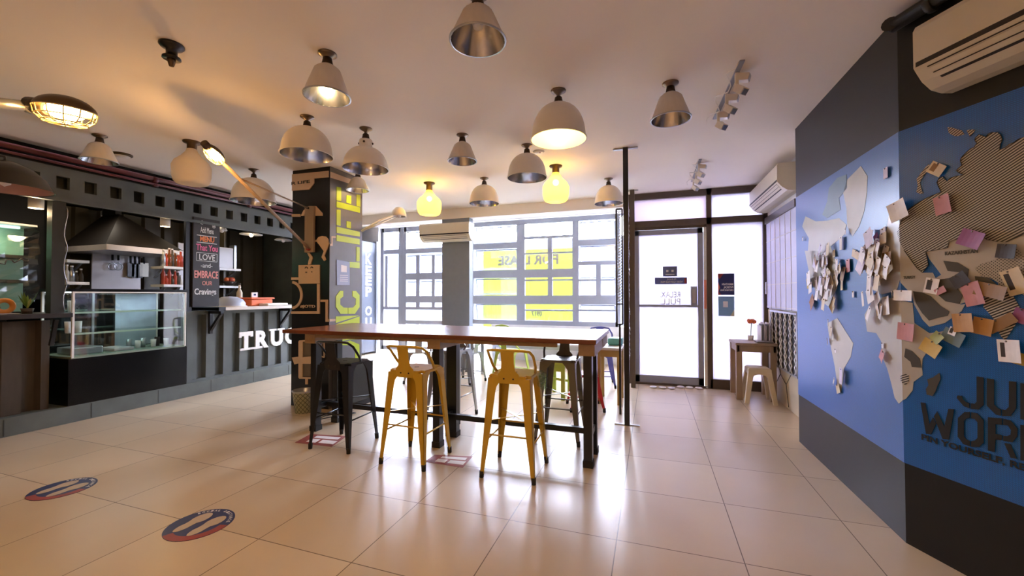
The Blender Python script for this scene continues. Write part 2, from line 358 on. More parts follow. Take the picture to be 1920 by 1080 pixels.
o = window(1, xa, xb-.047, .08, zt, [(wx(724),wz(720,577),wz(720,480),.07),(wx(704),.1,zt,.05)], [(b1[0],xa,xb,.09),(b1[3],xa,xb,.06),(.55,xa,xb,.05)], .09)
o = window(2, xb+.05, wx(880), .08, zt, [(xc,wz(783,577),wz(783,478),.09),(xd,wz(812,577),wz(812,478),.07),(xc,.1,wz(783,603),.06)], [(b1[0],xb,wx(880),.10),(b1[1],xb,wx(880),.14),(b1[2],xb,wx(880),.14),(b1[3],xb,wx(880),.06),(wz(790,604),xb,wx(880),.08)], .10)
for z1_, z0_ in ((zt-.12,b1[0]+.09),(b1[0]-.1,b1[1]+.1),(b1[1]-.12,b1[2]+.1)): sash(o, xb+.09, wx(826), z0_, z1_, .16)
x1_, x2_, x3_, x4_ = wx(884), wx(976), wx(1079), wx(1158)
hr = [wz(930,461), wz(930,514), wz(930,562)]; zb_ = wz(930,608)
o = window(3, x1_, x4_, zb_, zt,
  [(x2_,zb_,zt,.17),(x3_,zb_,zt,.12),(wx(1031),hr[1]-.5,wz(1031,444),.09),(wx(1122),wz(1122,558),wz(1122,495),.09)],
  [(hr[0],x1_,x2_,.12),(hr[1],x1_,x3_,.16),(hr[2],x1_,x4_,.17),(wz(1030,444),x2_,x3_,.05),(wz(1030,474),x2_,x3_,.03),(wz(1120,454),x3_,x4_,.11),(wz(1120,493),x3_,x4_,.07),(wz(1120,525),x3_,x4_,.03),(wz(1120,582),x3_,x4_,.03),(wz(1030,582),x2_,x3_,.03),(wz(1030,525),x2_,x3_,.03)], .09)
for z1_, z0_ in ((zt-.12,hr[0]+.08),(hr[0]-.08,hr[1]+.1),(hr[1]-.1,hr[2]+.1),(hr[2]-.1,zb_+.07)):
    sash(o, x1_+.08, x2_-.1, z0_, z1_, .10); sash(o, x3_+.08, x4_-.06, z0_, z1_, .12)
# pillar between the windows
struct('wall_pillar', MB().box((aty(829,500,6.30).x,6.30,0),(aty(880,500,6.30).x,6.44,2.6)), mat('hazy_grey_pillar_paint',(.22,.25,.29),.5))

# ------------------------------------------------------------------ outside
struct('ground', MB().box((-30,8.05,-.6),(25,40,-.12)), 'ground_out')
mb = MB().box((-14,15,-.2),(9,15.3,3.4)); solo('street_building', mb, 'facade', 'pale hazy building across the street, seen through the windows', 'building')
root = thing('banner', 'yellow FOR LEASE banner hanging outside the windows, printing seen in reverse', 'banner', (aty(990,600,8.7).x, 8.7, .5))
bx0, bx1 = aty(906,520,8.7).x, aty(1076,520,8.7).x; bz1 = aty(990,468,8.7).z
n = 24; vs = []; fs = []
for i in range(n+1):
    x = bx0+(bx1-bx0)*i/n; y = 8.7+.015*math.sin(i*1.3)
    vs += [(x,y,.55),(x,y,bz1)]
for i in range(n): fs.append((2*i,2*i+2,2*i+3,2*i+1))
MB().add(vs,fs,True).build('banner_cloth','banner',root)
for x in (bx0,bx1): MB().cyl((x,8.73,-.12),(x,8.73,bz1+.03),.012).build('banner_post','silver',root)
def bt(txt, pxl, pyb, pxr, pyt):
    a = aty(pxl,pyb,8.66); b = aty(pxr,pyt,8.66)
    return MB().text(txt, (b.x,8.665,a.z), (-1,0,0), (0,0,1), abs(b.x-a.x), b.z-a.z, -.004, .035)
bt('FOR LEASE', 934, 498, 1047, 476).build('banner_lettering','bannertext',root)
bt('0917', 996, 593, 1016, 583).build('banner_lettering','bannertext',root)

# ------------------------------------------------------------------ entrance (plane y = 6.25)
YD = 6.25
X0, X1, XM = -.28, 1.45, .76
root = bpy.data.objects.new('trim_4', None); C.objects.link(root); root.location = (.6,YD,0); root['kind'] = 'structure'
mb = MB()
for x, w in ((X0,.07),(XM,.065),(X1,.07)): mb.box((x-w/2,YD,0),(x+w/2,YD+.1,ZC))
for z, w in ((ZC-.045,.09),(2.32,.09)): mb.box((X0,YD,z-w/2),(X1,YD+.1,z+w/2))
mb.box((XM,YD,0),(X1,YD+.1,.13)); mb.box((X0,YD+.01,0),(XM,YD+.09,.028)); mb.box((X0,YD+.02,2.235),(XM,YD+.06,2.28)); mb.build('entrance_frame','bronze',root)
MB().box((X0,YD+.04,2.36),(XM,YD+.05,2.7)).build('transom_pane','frostedpink',root)
MB().box((XM,YD+.04,2.36),(X1,YD+.05,2.7)).build('transom_pane','frosted',root)
MB().box((XM,YD+.04,.13),(X1,YD+.05,2.3)).build('side_pane','frosted',root)
root = bpy.data.objects.new('door_1', None); C.objects.link(root); root.location = (.2,YD,0); root['kind'] = 'structure'
dx0, dx1 = -.242, .685
mb = MB()
for x in (dx0+.035, dx1-.035): mb.box((x-.035,YD+.02,.03),(x+.035,YD+.07,2.23))
mb.box((dx0,YD+.02,2.16),(dx1,YD+.07,2.23)); mb.box((dx0,YD+.02,.03),(dx1,YD+.07,.13)); mb.box((dx0,YD+.025,1.12),(dx1,YD+.06,1.15))
mb.build('door_frame','alum',root)
MB().box((dx0+.05,YD+.04,.12),(dx1-.05,YD+.05,2.17)).build('door_pane','frosted',root)
h = MB().box((.52,YD-.02,1.14),(.60,YD+.03,1.41)).build('door_handle','alum',root)
MB().box((.54,YD-.035,1.18),(.58,YD-.02,1.37)).build('handle_grip','silver',h)
MB().box((.688,YD+.02,.03),(.727,YD+.03,2.25)).build('door_jamb','letterwhite',root)
MB().box((.692,YD+.012,1.1),(.722,YD+.02,1.5)).build('jamb_gap_strip',mat('orange_red_strip',(.75,.28,.2),.5),root)  # orange-red strip added in place of the see-through gap beside the door
# stickers on the door
def sticker(name, x0,x1,z0,z1, m, label, cat='sticker'):
    return solo(name, MB().box((x0,YD+.034,z0),(x1,YD+.039,z1)), m, label, cat)
blu = mat('faded_blue_sticker',(.10,.13,.33),.5)
r0 = thing('door_sticker','small square grey blue notice stuck on the glass door, above the long strip','sticker',(.25,YD+.03,1.55))
MB().box((.156,YD+.034,1.555),(.346,YD+.039,1.70)).build('notice',mat('slate_blue_notice',(.11,.13,.24),.5),r0)
MB().box((.20,YD+.03,1.62),(.23,YD+.034,1.65)).box((.27,YD+.03,1.62),(.30,YD+.034,1.65)).box((.19,YD+.03,1.58),(.31,YD+.034,1.59)).build('notice_print','letterwhite',r0)
r0 = thing('door_sticker','long blue strip sticker with reversed lettering on the glass door','sticker',(.25,YD+.03,1.45))
MB().box((.046,YD+.034,1.445),(.475,YD+.039,1.54)).build('strip',blu,r0)
MB().text('WEAR YOUR FACE MASK',(.42,YD+.033,1.465),(-1,0,0),(0,0,1),.30,.028,-.001).text('PLEASE',(.33,YD+.033,1.505),(-1,0,0),(0,0,1),.12,.02,-.001).build('strip_lettering','letterwhite',r0)
MB().box((.44,YD+.03,1.455),(.468,YD+.034,1.53)).build('strip_end','redprint',r0)
gl = mat('pale_grey_vinyl_letters',(.50,.49,.56),.6)
mb = MB().text('RELAX.',(.385,YD+.037,1.255),(-1,0,0),(0,0,1),.27,.085,-.001).text('PULL.',(.385,YD+.037,1.155),(-1,0,0),(0,0,1),.27,.085,-.001)
solo('door_lettering', mb, gl, 'pale RELAX. PULL. vinyl lettering reversed on the glass door', 'lettering')
def poster(x0,x1,z0,z1,base,label,acc,body):
    r0 = thing('poster',label,'poster',((x0+x1)/2,YD+.03,z0))
    MB().box((x0,YD+.034,z0),(x1,YD+.039,z1)).build('sheet',base,r0)
    for nm, mm, q in acc: MB().prism([(x0+(x1-x0)*a,YD+.034,z0+(z1-z0)*b) for a,b in q],(0,-1,0),.001).build(nm,mm,r0)
    mb = MB()
    for t,a,b,w,h in body: mb.text(t,(x0+(x1-x0)*a,YD+.032,z0+(z1-z0)*b),(-1,0,0),(0,0,1),(x1-x0)*w,(z1-z0)*h,-.001,.02)
    if body: mb.build('poster_lettering','letterwhite',r0)
poster(.871,1.071,1.29,1.585,'blue','navy physical distancing poster with red corner on the side glass',
  [('corner_print','redprint',[(0,1),(.35,1),(.1,.75),(0,.8)]),('edge_print','orange',[(0,.15),(.12,.35),(0,.6)]),('foot_print','redprint',[(0,0),(.2,0),(.0,.2)])],
  [('MAINTAIN',.93,.45,.7,.10),('PHYSICAL',.93,.31,.6,.10),('DISTANCING',.93,.18,.8,.09)])
poster(.872,1.068,1.00,1.270,'skyprint','light blue poster under the navy one on the side glass',
  [('frame_print','paper',[(.3,.45),(.6,.45),(.6,.75),(.3,.75)]),('corner_print',mat('faded_gold_print',(.55,.5,.3),.5),[(.75,0),(1,.0),(1,.35)])],
  [])
# folded floor cloth at the door
mb = MB()
for i in range(7): mb.ball(tuple(atz(1225+i*17, 727+ (i%3), .0)+Vector((0,0,.012))), .05, (1,1,.3))
solo('floor_cloth', mb, 'paper', 'crumpled pale floor cloth lying along the foot of the glass door', 'cloth')

# ================================================================== THE WORLD MAP ON THE RIGHT WALL
def wall_sz(px, py):
    """pixel -> (metres along the wall from its far corner, height)"""
    d = ray(px,py)
    for P, D, o in ((A0,DA,0),(A1,DB,LA)):
        det = -d.x*D.y + d.y*D.x
        t = (-P.x*D.y + P.y*D.x)/det; s = (d.x*P.y - d.y*P.x)/det
        if o == 0 and s <= LA: return (s, HC+t*d.z)
    return (LA+s, HC+t*d.z)
def sz_world(s, z, off=0.0):
    if s <= LA: p = A0+DA*s+NA*off
    else: p = A1+DB*(s-LA)+NB*off
    if abs(s-LA) < 1e-4: p = A1+(NA+NB).normalized()*off
    return Vector((p.x,p.y,z))
def sz_frame(s): return (DA, NA) if s <= LA else (DB, NB)
def wallsheet(name, polys, off, m, parent, thick=.0015, px=True):
    for poly in polys:
        mb = MB(); q = [wall_sz(*p) for p in poly] if px else poly
        bm = bmesh.new(); f = bm.faces.new([bm.verts.new((a,b,0)) for a,b in q])
        bmesh.ops.triangulate(bm, faces=bm.faces[:])
        bmesh.ops.bisect_plane(bm, geom=bm.verts[:]+bm.edges[:]+bm.faces[:], plane_co=(LA,0,0), plane_no=(1,0,0), dist=1e-5)
        # closed thin sheet: front and rim
        fr = [[v.co.copy() for v in f.verts] for f in bm.faces]; rim = [[v.co.copy() for v in e.verts] for e in bm.edges if len(e.link_faces) == 1]; bm.free()
        for vs in fr:
            mb.add([sz_world(v.x,v.y,off) for v in vs], [tuple(range(len(vs)))], uvs=[(v.x,v.y) for v in vs])
        for a, b in rim:
            mb.add([sz_world(a.x,a.y,off),sz_world(b.x,b.y,off),sz_world(b.x,b.y,off-thick),sz_world(a.x,a.y,off-thick)],[(0,1,2,3)], uvs=[(a.x,a.y),(b.x,b.y),(b.x,b.y),(a.x,a.y)])
        mb.build(name, m, parent)
gmap = thing('world_map','large blue world map mural with hatched countries across the bend of the right wall','wall map',(1.2,3.0,.415))
wallsheet('sea_sheet', [[(0.0,.415),(LA+2.4,.415),(LA+2.4,2.155),(0.0,2.155)]], .003, 'mapblue', gmap, .003, px=False)
def z7(l): return [(1700+x*.2037, 220+y*.2037) for x,y in l]
def z6(l): return [(1660+x*.2407, 640+y*.2407) for x,y in l]
def z3(l): return [(1640+x*.315, 420+y*.315) for x,y in l]
def z2(l): return [(1480+x*.315, 420+y*.315) for x,y in l]
def z1(l): return [(1480+x*.3147, 220+y*.3147) for x,y in l]
russia = [(1700,397),(1713,387),(1726,379),(1737,373),(1749,367),(1767,360),(1762,350),(1759,342),(1763,334),(1770,331),(1778,340),(1786,333),(1796,330),(1810,328),(1802,325),(1795,320),(1800,315),(1806,310),(1803,301),(1805,295),(1813,287),(1822,279),(1829,276),(1834,269),(1830,263),(1831,259),(1838,252),(1851,257),(1856,251),(1863,248),(1873,248),(1879,253),(1882,262),(1878,272),(1877,281),(1887,277),(1896,270),(1904,267),(1910,262),(1916,259),(1960,248),(2040,236),(2040,420),(1920,440),(1905,447),(1889,454),(1872,453),(1854,450),(1843,442),(1832,434),(1820,437),(1813,443),(1797,448),(1782,453),(1779,465),(1760,468),(1738,472),(1741,485),(1743,497),(1732,511),(1722,503),(1713,491),(1697,469),(1684,437),(1690,420)]
wallsheet('land_sheet', [
  [(1700,397),(1684,437),(1697,469),(1713,491),(1732,511),(1700,520),(1690,522),(1683,545),(1655,552),(1631,540),(1640,500),(1650,470),(1662,440),(1668,405),(1690,385)],
  [(1738,472),(1779,465),(1782,453),(1813,443),(1832,434),(1854,450),(1889,454),(1920,440),(1950,436),(1950,477),(1920,477),(1904,464),(1879,470),(1870,486),(1842,495),(1829,502),(1841,518),(1850,555),(1801,570),(1775,565),(1760,552),(1750,540),(1755,522),(1766,515),(1755,500),(1744,486)],
  z3([(150,290),(350,290),(370,330),(385,365),(440,455),(520,480),(545,475),(520,520),(420,590),(330,612),(290,570),(240,480),(225,420),(160,350)]),
  z3([(240,590),(330,650),(410,638),(400,690),(330,740),(290,800),(285,850),(290,900),(235,940),(230,990),(190,1040),(150,1070),(125,1035),(105,950),(80,860),(50,790),(45,700),(15,650),(-40,640),(-55,540),(0,440),(130,440),(230,470)])],
  .0045, 'land', gmap)
wallsheet('pale_land_sheet', [z1([(430,290),(470,350),(466,450),(450,560),(420,650),(380,710),(350,650),(345,540),(325,450),(350,370)]),
  z2([(230,590),(290,560),(340,640),(385,710),(370,790),(330,860),(320,950),(310,1000),(290,960),(275,850),(245,700)]),
  z1([(100,590),(160,620),(230,615),(300,600),(345,640),(330,700),(250,770),(280,860),(230,960),(150,960),(110,860),(120,720),(80,650)]),
  [(1510,470),(1545,470),(1572,500),(1570,540),(1555,575),(1535,560),(1520,520)]], .0045, 'landcream', gmap)
wallsheet('arctic_land_sheet', [z1([(240,420),(290,360),(345,340),(350,420),(300,480),(310,550),(230,600),(200,580),(230,500)])], .0045, mat('map_grey_blue_land_print',(.17,.27,.36),.42), gmap)
outl = mat('map_outline_print',(.03,.03,.035),.45)
wallsheet('hatched_land_sheet', [russia, z7([(210,430),(232,450),(190,505),(150,560),(130,600),(140,640),(150,680),(165,702),(130,705),(98,690),(110,630),(100,570),(150,500)]),
  z7([(385,90),(430,95),(480,112),(515,120),(540,155),(500,170),(460,175),(420,160),(395,140)]), z7([(560,120),(600,112),(640,115),(620,150),(590,178)]),
  [(1848,550),(1877,540),(1900,552),(1920,586),(1912,600),(1895,625),(1887,638),(1880,632),(1874,622),(1864,596),(1846,576)],
  z6([(150,250),(190,262),(190,310),(165,342),(130,310),(128,275)])], .006, 'stripes', gmap)
wallsheet('dotted_land_sheet', [[(1879,470),(1885,466),(1904,464),(1912,470),(1920,477),(2040,485),(2040,600),(1950,580),(1920,552),(1900,548),(1879,546),(1873,530),(1860,522),(1841,518),(1829,502),(1842,495),(1870,486)]], .006, 'dots', gmap)
wallsheet('dark_country_sheet', [[(1771,489),(1779,508),(1804,511),(1816,524),(1819,505),(1797,492)], [(1763,524),(1785,521),(1797,540),(1807,555),(1801,570),(1775,565),(1760,552),(1755,540)],
  [(1714,546),(1730,548),(1747,555),(1766,574),(1782,584),(1779,592),(1760,596),(1744,601),(1731,587),(1719,568)],
  z6([(430,245),(440,290),(415,345),(400,390),(375,425),(330,415),(325,370),(345,340),(335,295),(380,280)]), z6([(165,55),(215,75),(275,135),(290,205),(215,200),(205,160),(155,120)]),
  [(1830,518),(1855,520),(1873,535),(1877,548),(1850,555),(1835,545)]], .007, 'darkland', gmap)
# outlines of the big shapes as thin printed lines
def outline(poly, w=.0035, off=.0075):
    mb = MB(); q = [wall_sz(*p) for p in poly]
    for a, b in zip(q, q[1:]+q[:1]):
        if (a[0]-LA)*(b[0]-LA) < 0: continue
        mb.beam(sz_world(*a,off), sz_world(*b,off), .001, w, up=sz_frame((a[0]+b[0])/2)[0].cross(Vector((0,0,1))))
    return mb
mo = outline(russia)
mo.build('outline_print', outl, gmap)
LT = []
LT.append(z6([(720,272),(775,280),(775,495),(735,530),(674,525),(674,482),(705,485),(720,470)])); LT.append(z6([(664,522),(620,505),(565,440),(572,420),(605,425),(615,455),(640,475),(664,482)]))
LT.append(z6([(800,288),(857,295),(857,490),(885,520),(910,530),(910,580),(870,570),(800,500)])); LT.append(z6([(920,582),(985,580),(1030,520),(1030,315),(972,310),(972,510),(945,535),(920,530)]))
LT.append(z6([(1062,325),(1120,332),(1120,620),(1062,605)]))
LT.append(z6([(283,475),(320,480),(352,645),(380,592),(405,640),(365,725),(325,720)])); LT.append(z6([(387,585),(412,545),(468,662),(500,525),(545,528),(505,765),(455,760)]))
LT.append(z6([(668,550),(625,550),(575,595),(572,740),(615,800),(668,818),(668,775),(640,765),(622,735),(622,620),(640,600),(668,595)]))
LT.append(z6([(678,552),(725,560),(775,615),(775,790),(740,822),(678,820),(678,778),(710,770),(727,750),(727,630),(705,605),(678,598)]))
LT.append(z6([(808,590),(918,600),(918,650),(868,645),(868,720),(918,730),(918,770),(868,765),(862,862),(808,850)]))
LT.append(z6([(928,602),(985,615),(1040,680),(1038,740),(1000,785),(928,775),(928,735),(960,738),(985,725),(988,690),(965,655),(928,650)])); LT.append(z6([(935,790),(985,800),(1035,915),(985,905)]))
LT.append(z6([(1062,650),(1115,655),(1115,935),(1062,925)]))
wallsheet('title_lettering', LT, .007, 'ink', gmap)
def maptext(t, pxl, pyl, pxr, hpx, bold=.03):
    a = wall_sz(pxl,pyl); b = wall_sz(pxr, pyl); z1_ = wall_sz(pxl,pyl-hpx)[1]
    return MB().text(t, sz_world(a[0],a[1],.006), sz_frame(a[0])[0], (0,0,1), b[0]-a[0], z1_-a[1], .0015, bold)
maptext('PIN YOURSELF, RE', 1730, 826, 1926, 13).build('subtitle_lettering','ink',gmap)
maptext('KAZAKHSTAN', 1774, 479, 1836, 7).build('country_name','darkland',gmap)
maptext('TURKEY', 1696, 523, 1718, 5, .01).build('country_name','darkland',gmap)
# ------------------------------------------------------------------ things pinned on the map
def note_mesh(w, h, curl):
    """a slightly curled sheet, thickness 0.6 mm, in its own plane: x right, z up, y off the wall (towards -y)"""
    mb = MB(); n = 5; vs = []; 
    for i in range(n+1):
        x = (i/n-.5)*w; y = -curl*((i/n)**2)*w
        vs += [(x,y,-h/2),(x,y,h/2)]
    m = len(vs); vs += [(v[0],v[1]+.0008,v[2]) for v in vs]; fs = []
    for i in range(n): fs += [(2*i,2*i+2,2*i+3,2*i+1),(m+2*i+1,m+2*i+3,m+2*i+2,m+2*i)]
    for i in range(n): fs += [(2*i,m+2*i,m+2*i+2,2*i+2),(2*i+1,2*i+3,m+2*i+3,m+2*i+1)]
    fs += [(0,1,m+1,m),(2*n,m+2*n,m+2*n+1,2*n+1)]
    return mb.add(vs,fs,False)
def place_note(o, px, py, rot, off, lift):
    s, z = wall_sz(px,py); D, N = sz_frame(s); p = sz_world(s,z,off)
    M = Matrix(((D.x,-N.x,0),(D.y,-N.y,0),(0,0,1))).to_4x4()
    o.matrix_world = Matrix.Translation(p) @ M @ Matrix.Rotation(R(rot),4,'Y') @ Matrix.Rotation(R(lift),4,'X')
pcol = dict(white=(.84,.82,.88), lilac=(.68,.62,.80), cream=(.68,.58,.42), brown=(.30,.17,.07), ochre=(.55,.38,.08), purple=(.30,.09,.26), pink=(.55,.25,.28), kraft=(.50,.27,.09), slate=(.16,.24,.30), dark=(.05,.04,.04), rust=(.32,.12,.03), green=(.35,.38,.12))
pm = {k: mat('pinned_%s_paper' % k, v, .55, var=.18, scale=25) for k, v in pcol.items()}
pinhead = mat('steel_pin_head',(.2,.2,.22),.3,metal=.8)
def note(name, label, cat, px, py, w, h, rot, col, off=.012, curl=.12, lift=0, group=None, inner=None):
    o = note_mesh(w,h,curl).build(name, pm[col], None); tag(o,label,cat,group); place_note(o,px,py,rot,off,lift)
    if inner:
        q = MB().box((-w*.36,-.0012-curl*w*.03,-h*.28),(w*.30,-.0004,h*.36)); c = q.build('picture', pm[inner], o, world=False)
    p = MB().lathe([(.0005,0),(.004,.001),(.004,.003),(.0005,.005)],(0,0,0),8,axis=(0,-1,0)); p.v = [v+Vector((-w*.1,-.0005,h*.42)) for v in p.v]
    p.build('pin', pinhead, o, world=False)
    return o
# the ones that can be told apart
SP = [
 ('instant_photo','white bordered snapshot tilted in the blue sea above Scandinavia on the map','photo',1759,317,.075,.055,38,'cream','brown'),
 ('pinned_note','crumpled dark red paper pinned at the top of the hatched land','note',1772,384,.07,.09,-8,'pink',None),
 ('banknote','purple banknote pinned above the country name KAZAKHSTAN','banknote',1828,448,.10,.075,25,'purple',None),
 ('portrait_photo','small portrait photo with white border beside the dark peninsula','photo',1750,536,.062,.075,12,'white','dark'),
 ('banknote','upright pink banknote above the two orange brown notes','banknote',1829,551,.075,.105,-14,'pink',None),
 ('pinned_card','kraft orange card with folded flap pinned over the ocean coast, left of its twin','card',1813,605,.085,.085,-5,'kraft',None),
 ('pinned_card','kraft orange card pinned right beside the flapped one','card',1846,612,.075,.075,10,'kraft',None),
 ('banknote','yellow banknote pinned off the east African coast','banknote',1750,652,.09,.07,28,'ochre',None),
 ('pinned_note','green and grey tag just above the yellow banknote','note',1763,633,.05,.05,40,'green',None),
 ('pinned_note','slate blue note pinned flat under a tiny portrait','note',1790,632,.09,.065,24,'slate',None),
 ('portrait_photo','tiny black and white portrait on the slate blue note','photo',1791,621,.032,.038,20,'white','dark'),
 ('instant_photo','upright instant photo with dark picture and wide white foot, above the letters JU','photo',1900,658,.08,.095,-3,'white','dark'),
 ('pinned_note','ochre scrap half hidden under the upright instant photo','note',1913,672,.05,.05,10,'ochre',None),
 ('pinned_note','pink square note pinned on the middle of Africa','note',1703,622,.085,.09,5,'pink',None),
 ('pinned_card','long white card with dark print pinned across north Africa','card',1700,554,.10,.055,2,'white',None),
 ('pinned_card','small white card at the left end of the long white card','card',1681,553,.05,.05,-12,'white','dark'),
 ('banknote','magenta banknote slanting at the top of the European cluster','banknote',1650,451,.09,.05,62,'purple',None),
 ('pinned_note','big white sheet with black shadow at the top right of the European cluster','note',1690,395,.10,.10,-15,'white',None),
 ('pinned_note','tan pointed paper sticking out left of the European cluster','note',1610,478,.13,.05,20,'cream',None),
 ('pinned_note','dark brown square paper turned on its corner below the American cluster','note',1527,567,.10,.10,45,'rust',None),
 ('pinned_note','ochre yellow paper at the left edge of the American cluster','note',1521,530,.09,.085,-15,'ochre',None),
 ('pinned_note','small tan square note alone right of the American cluster top','note',1567,475,.05,.05,0,'cream',None),
 ('pinned_note','pale blank note alone below Greenland','note',1582,456,.055,.09,2,'white',None),
 ('pinned_note','white square hanging note between the American and European clusters','note',1576,496,.065,.08,4,'white',None),
 ('pinned_note','pinkish hanging note with dark edge right of the white square one','note',1594,498,.065,.085,-4,'pink',None),
 ('pinned_note','tiny folded scrap on the far northern coast of America','note',1509,448,.03,.035,10,'white',None),
 ('pinned_note','tiny folded scrap at the foot of Greenland','note',1592,434,.035,.04,5,'white',None),
 ('pinned_note','little house shaped scrap alone in the sea right of Greenland','note',1665,324,.05,.06,0,'lilac',None),
 ('pinned_note','pair of paper strips curling on the Brazilian coast','note',1563,622,.05,.07,15,'cream',None),
 ('pinned_note','curled note with dark side near the tip of South America','note',1584,706,.07,.11,4,'lilac',None),
 ('pinned_note','torn brown and white scrap at the very tip of South America','note',1575,729,.07,.06,-20,'cream',None),
 ('pinned_note','tiny scrap alone on the Pacific side of South America','note',1571,658,.02,.025,0,'white',None),
 ('pinned_note','star shaped pink scrap on the Atlantic coast of Africa','note',1662,668,.06,.06,30,'pink',None),
 ('pinned_note','small blue speck of paper above the star shaped scrap','note',1659,648,.025,.03,0,'white',None),
 ('pinned_note','dark bundle pinned at the bottom of the dotted country','note',1805,525,.07,.06,-30,'dark',None),
 ('pinned_note','brown folded paper across the coast under the dotted country','note',1865,545,.12,.06,15,'brown',None),
 ('pinned_note','long rust brown paper slanting down over the hatched peninsula','note',1882,606,.11,.045,-35,'brown',None),
 ('pinned_card','beige card with dark band at the right frame edge over the dotted country','card',1908,528,.07,.11,-18,'cream','dark'),
 ('portrait_photo','dark head and shoulders photo at the top of the dotted country','photo',1894,471,.07,.06,10,'dark',None),
 ('pinned_note','maroon scrap at the right frame edge below the brown papers','note',1917,592,.05,.06,20,'purple',None),
 ('pinned_note','small white wrinkled note between the portrait photo and the dark land','note',1768,545,.05,.03,-25,'pink',None),
 ('pinned_note','grey white sheet hanging in west Africa with black right edge','note',1672,573,.11,.10,-6,'white',None),
 ('pinned_note','cluster of thin scraps in the mid Atlantic below the European notes','note',1603,552,.03,.04,0,'white',None),
]
for k, a in enumerate(SP):
    note(a[0],a[1],a[2],a[3],a[4],a[5],a[6],a[7],a[8], off=.010+.004*(k%3), curl=.08+.1*(k%3)/2, inner=a[9])
cl = [(1555,520,31,60,'North American cluster of pinned papers',36,('white','white','lilac','white','cream','brown')), (1651,502,35,64,'European cluster of pinned papers',42,('white','lilac','white','cream','white','cream','brown'))]
rnd = random.Random(11)
for cx, cy, rx, ry, nm, n, cols in cl:
    base = None
    for k in range(n):
        a = rnd.random()*6.283; q = rnd.random()**.6; px = cx+rx*q*math.cos(a); py = cy+ry*q*math.sin(a)
        col = rnd.choice(cols)
        note('pinned_note', 'small curled paper note overlapping many others in the '+nm, 'note', px, py, rnd.uniform(.05,.10), rnd.uniform(.06,.11), rnd.uniform(-35,35), col,
             off=.008+.0011*k, curl=rnd.uniform(.03,.18), lift=rnd.uniform(-6,2), group=nm)
for k,(px,py) in enumerate([(1652,576),(1661,585),(1640,590),(1632,560)]):
    note('pinned_note','curled white slip in the loose row hanging under the European cluster','note',px,py,.06,.09,(-20,15,30,-8)[k],'white',off=.014+.006*k,curl=.25,group='loose slips under the European cluster')
for k,(px,py) in enumerate([(1556,640),(1568,632),(1570,716),(1560,605)]):
    note('pinned_note','small folded scrap pinned down the South American coast','note',px,py,.035,.05,(-10,15,25,5)[k],'white',off=.012+.003*k,curl=.3,group='scraps down the South American coast')

# ================================================================== AIR CONDITIONERS AND PIPE
def ac_unit(label, org, xd, nd, L, group=None):
    """org: lower corner at the wall; xd along the wall; nd out of the wall"""
    org = Vector(org); xd = Vector(xd).normalized(); nd = Vector(nd).normalized()
    root = thing('air_conditioner', label, 'air conditioner', org+xd*L/2)
    P = lambda a,b,c: org+xd*a+nd*b+Vector((0,0,c))
    prof = [(0,0),(.06,-.005),(.12,.005),(.17,.04),(.205,.085),(.215,.10),(.215,.27),(.20,.295),(0,.295)]
    mb = MB(); n = len(prof)
    mb.add([P(a,b,c) for a in (0,L) for b,c in prof],[tuple(range(n)),tuple(range(2*n-1,n-1,-1))]+[(i,(i+1)%n,n+(i+1)%n,n+i) for i in range(n)])
    mb.build('body','acbody',root)
    def strip(c0,c1,a0,a1,off=.002,th=.003):
        m2 = MB(); q = [P(a0,*c0),P(a1,*c0),P(a1,*c1),P(a0,*c1)]; nn = (q[1]-q[0]).cross(q[3]-q[0]).normalized()
        if nn.dot(nd) < 0: nn = -nn
        return m2.prism([v+nn*off for v in q], nn, th)
    strip((.2152,.100),(.2152,.122),.01,L,-.001,.002).build('panel_gap','acdark',root)
    lv = strip((.200,.078),(.166,.038),.05,L-.05,.0,.004).build('louvre','acbody',root)
    strip((.203,.082),(.206,.086),.05,L-.05,.001,.002).build('louvre_gap','acdark',lv)
    strip((.186,.058),(.183,.055),.06,L-.05,.004,.002).build('louvre_gap','acdark',lv)
    strip((.165,.036),(.155,.030),.07,L-.05,.001,.002).build('outlet_slot','acdark',root)
    return root
s_, z_ = wall_sz(1785,175)
ac_unit('large aged air conditioner high on the black wall above the map, close to the camera', sz_world(s_,z_,.0), DB, NB, 1.0)
ac_unit('air conditioner above the pale blue panel in the entrance recess', (1.468,4.95,2.38), (0,1,0), (-1,0,0), 1.28)
ac_unit('small air conditioner on the pillar between the windows', (-3.74,6.298,2.20), (1,0,0), (0,-1,0), .93)
MB_ = MB().tube([atz(1668,45,2.70), sz_world(LA+.02,2.70,.06), sz_world(LA+.25,2.71,.05), sz_world(LA+1.2,2.72,.05), sz_world(LA+2.4,2.72,.05)], .035, 12)
for s2 in (.18,.55): MB_.tube([sz_world(LA+s2,2.70,.05), sz_world(LA+s2+.03,2.70,.05)], .042, 12)
solo('insulated_pipe', MB_, mat('black_pipe_insulation',(.02,.02,.022),.45), 'black insulated pipe running under the ceiling along the black wall', 'pipe')

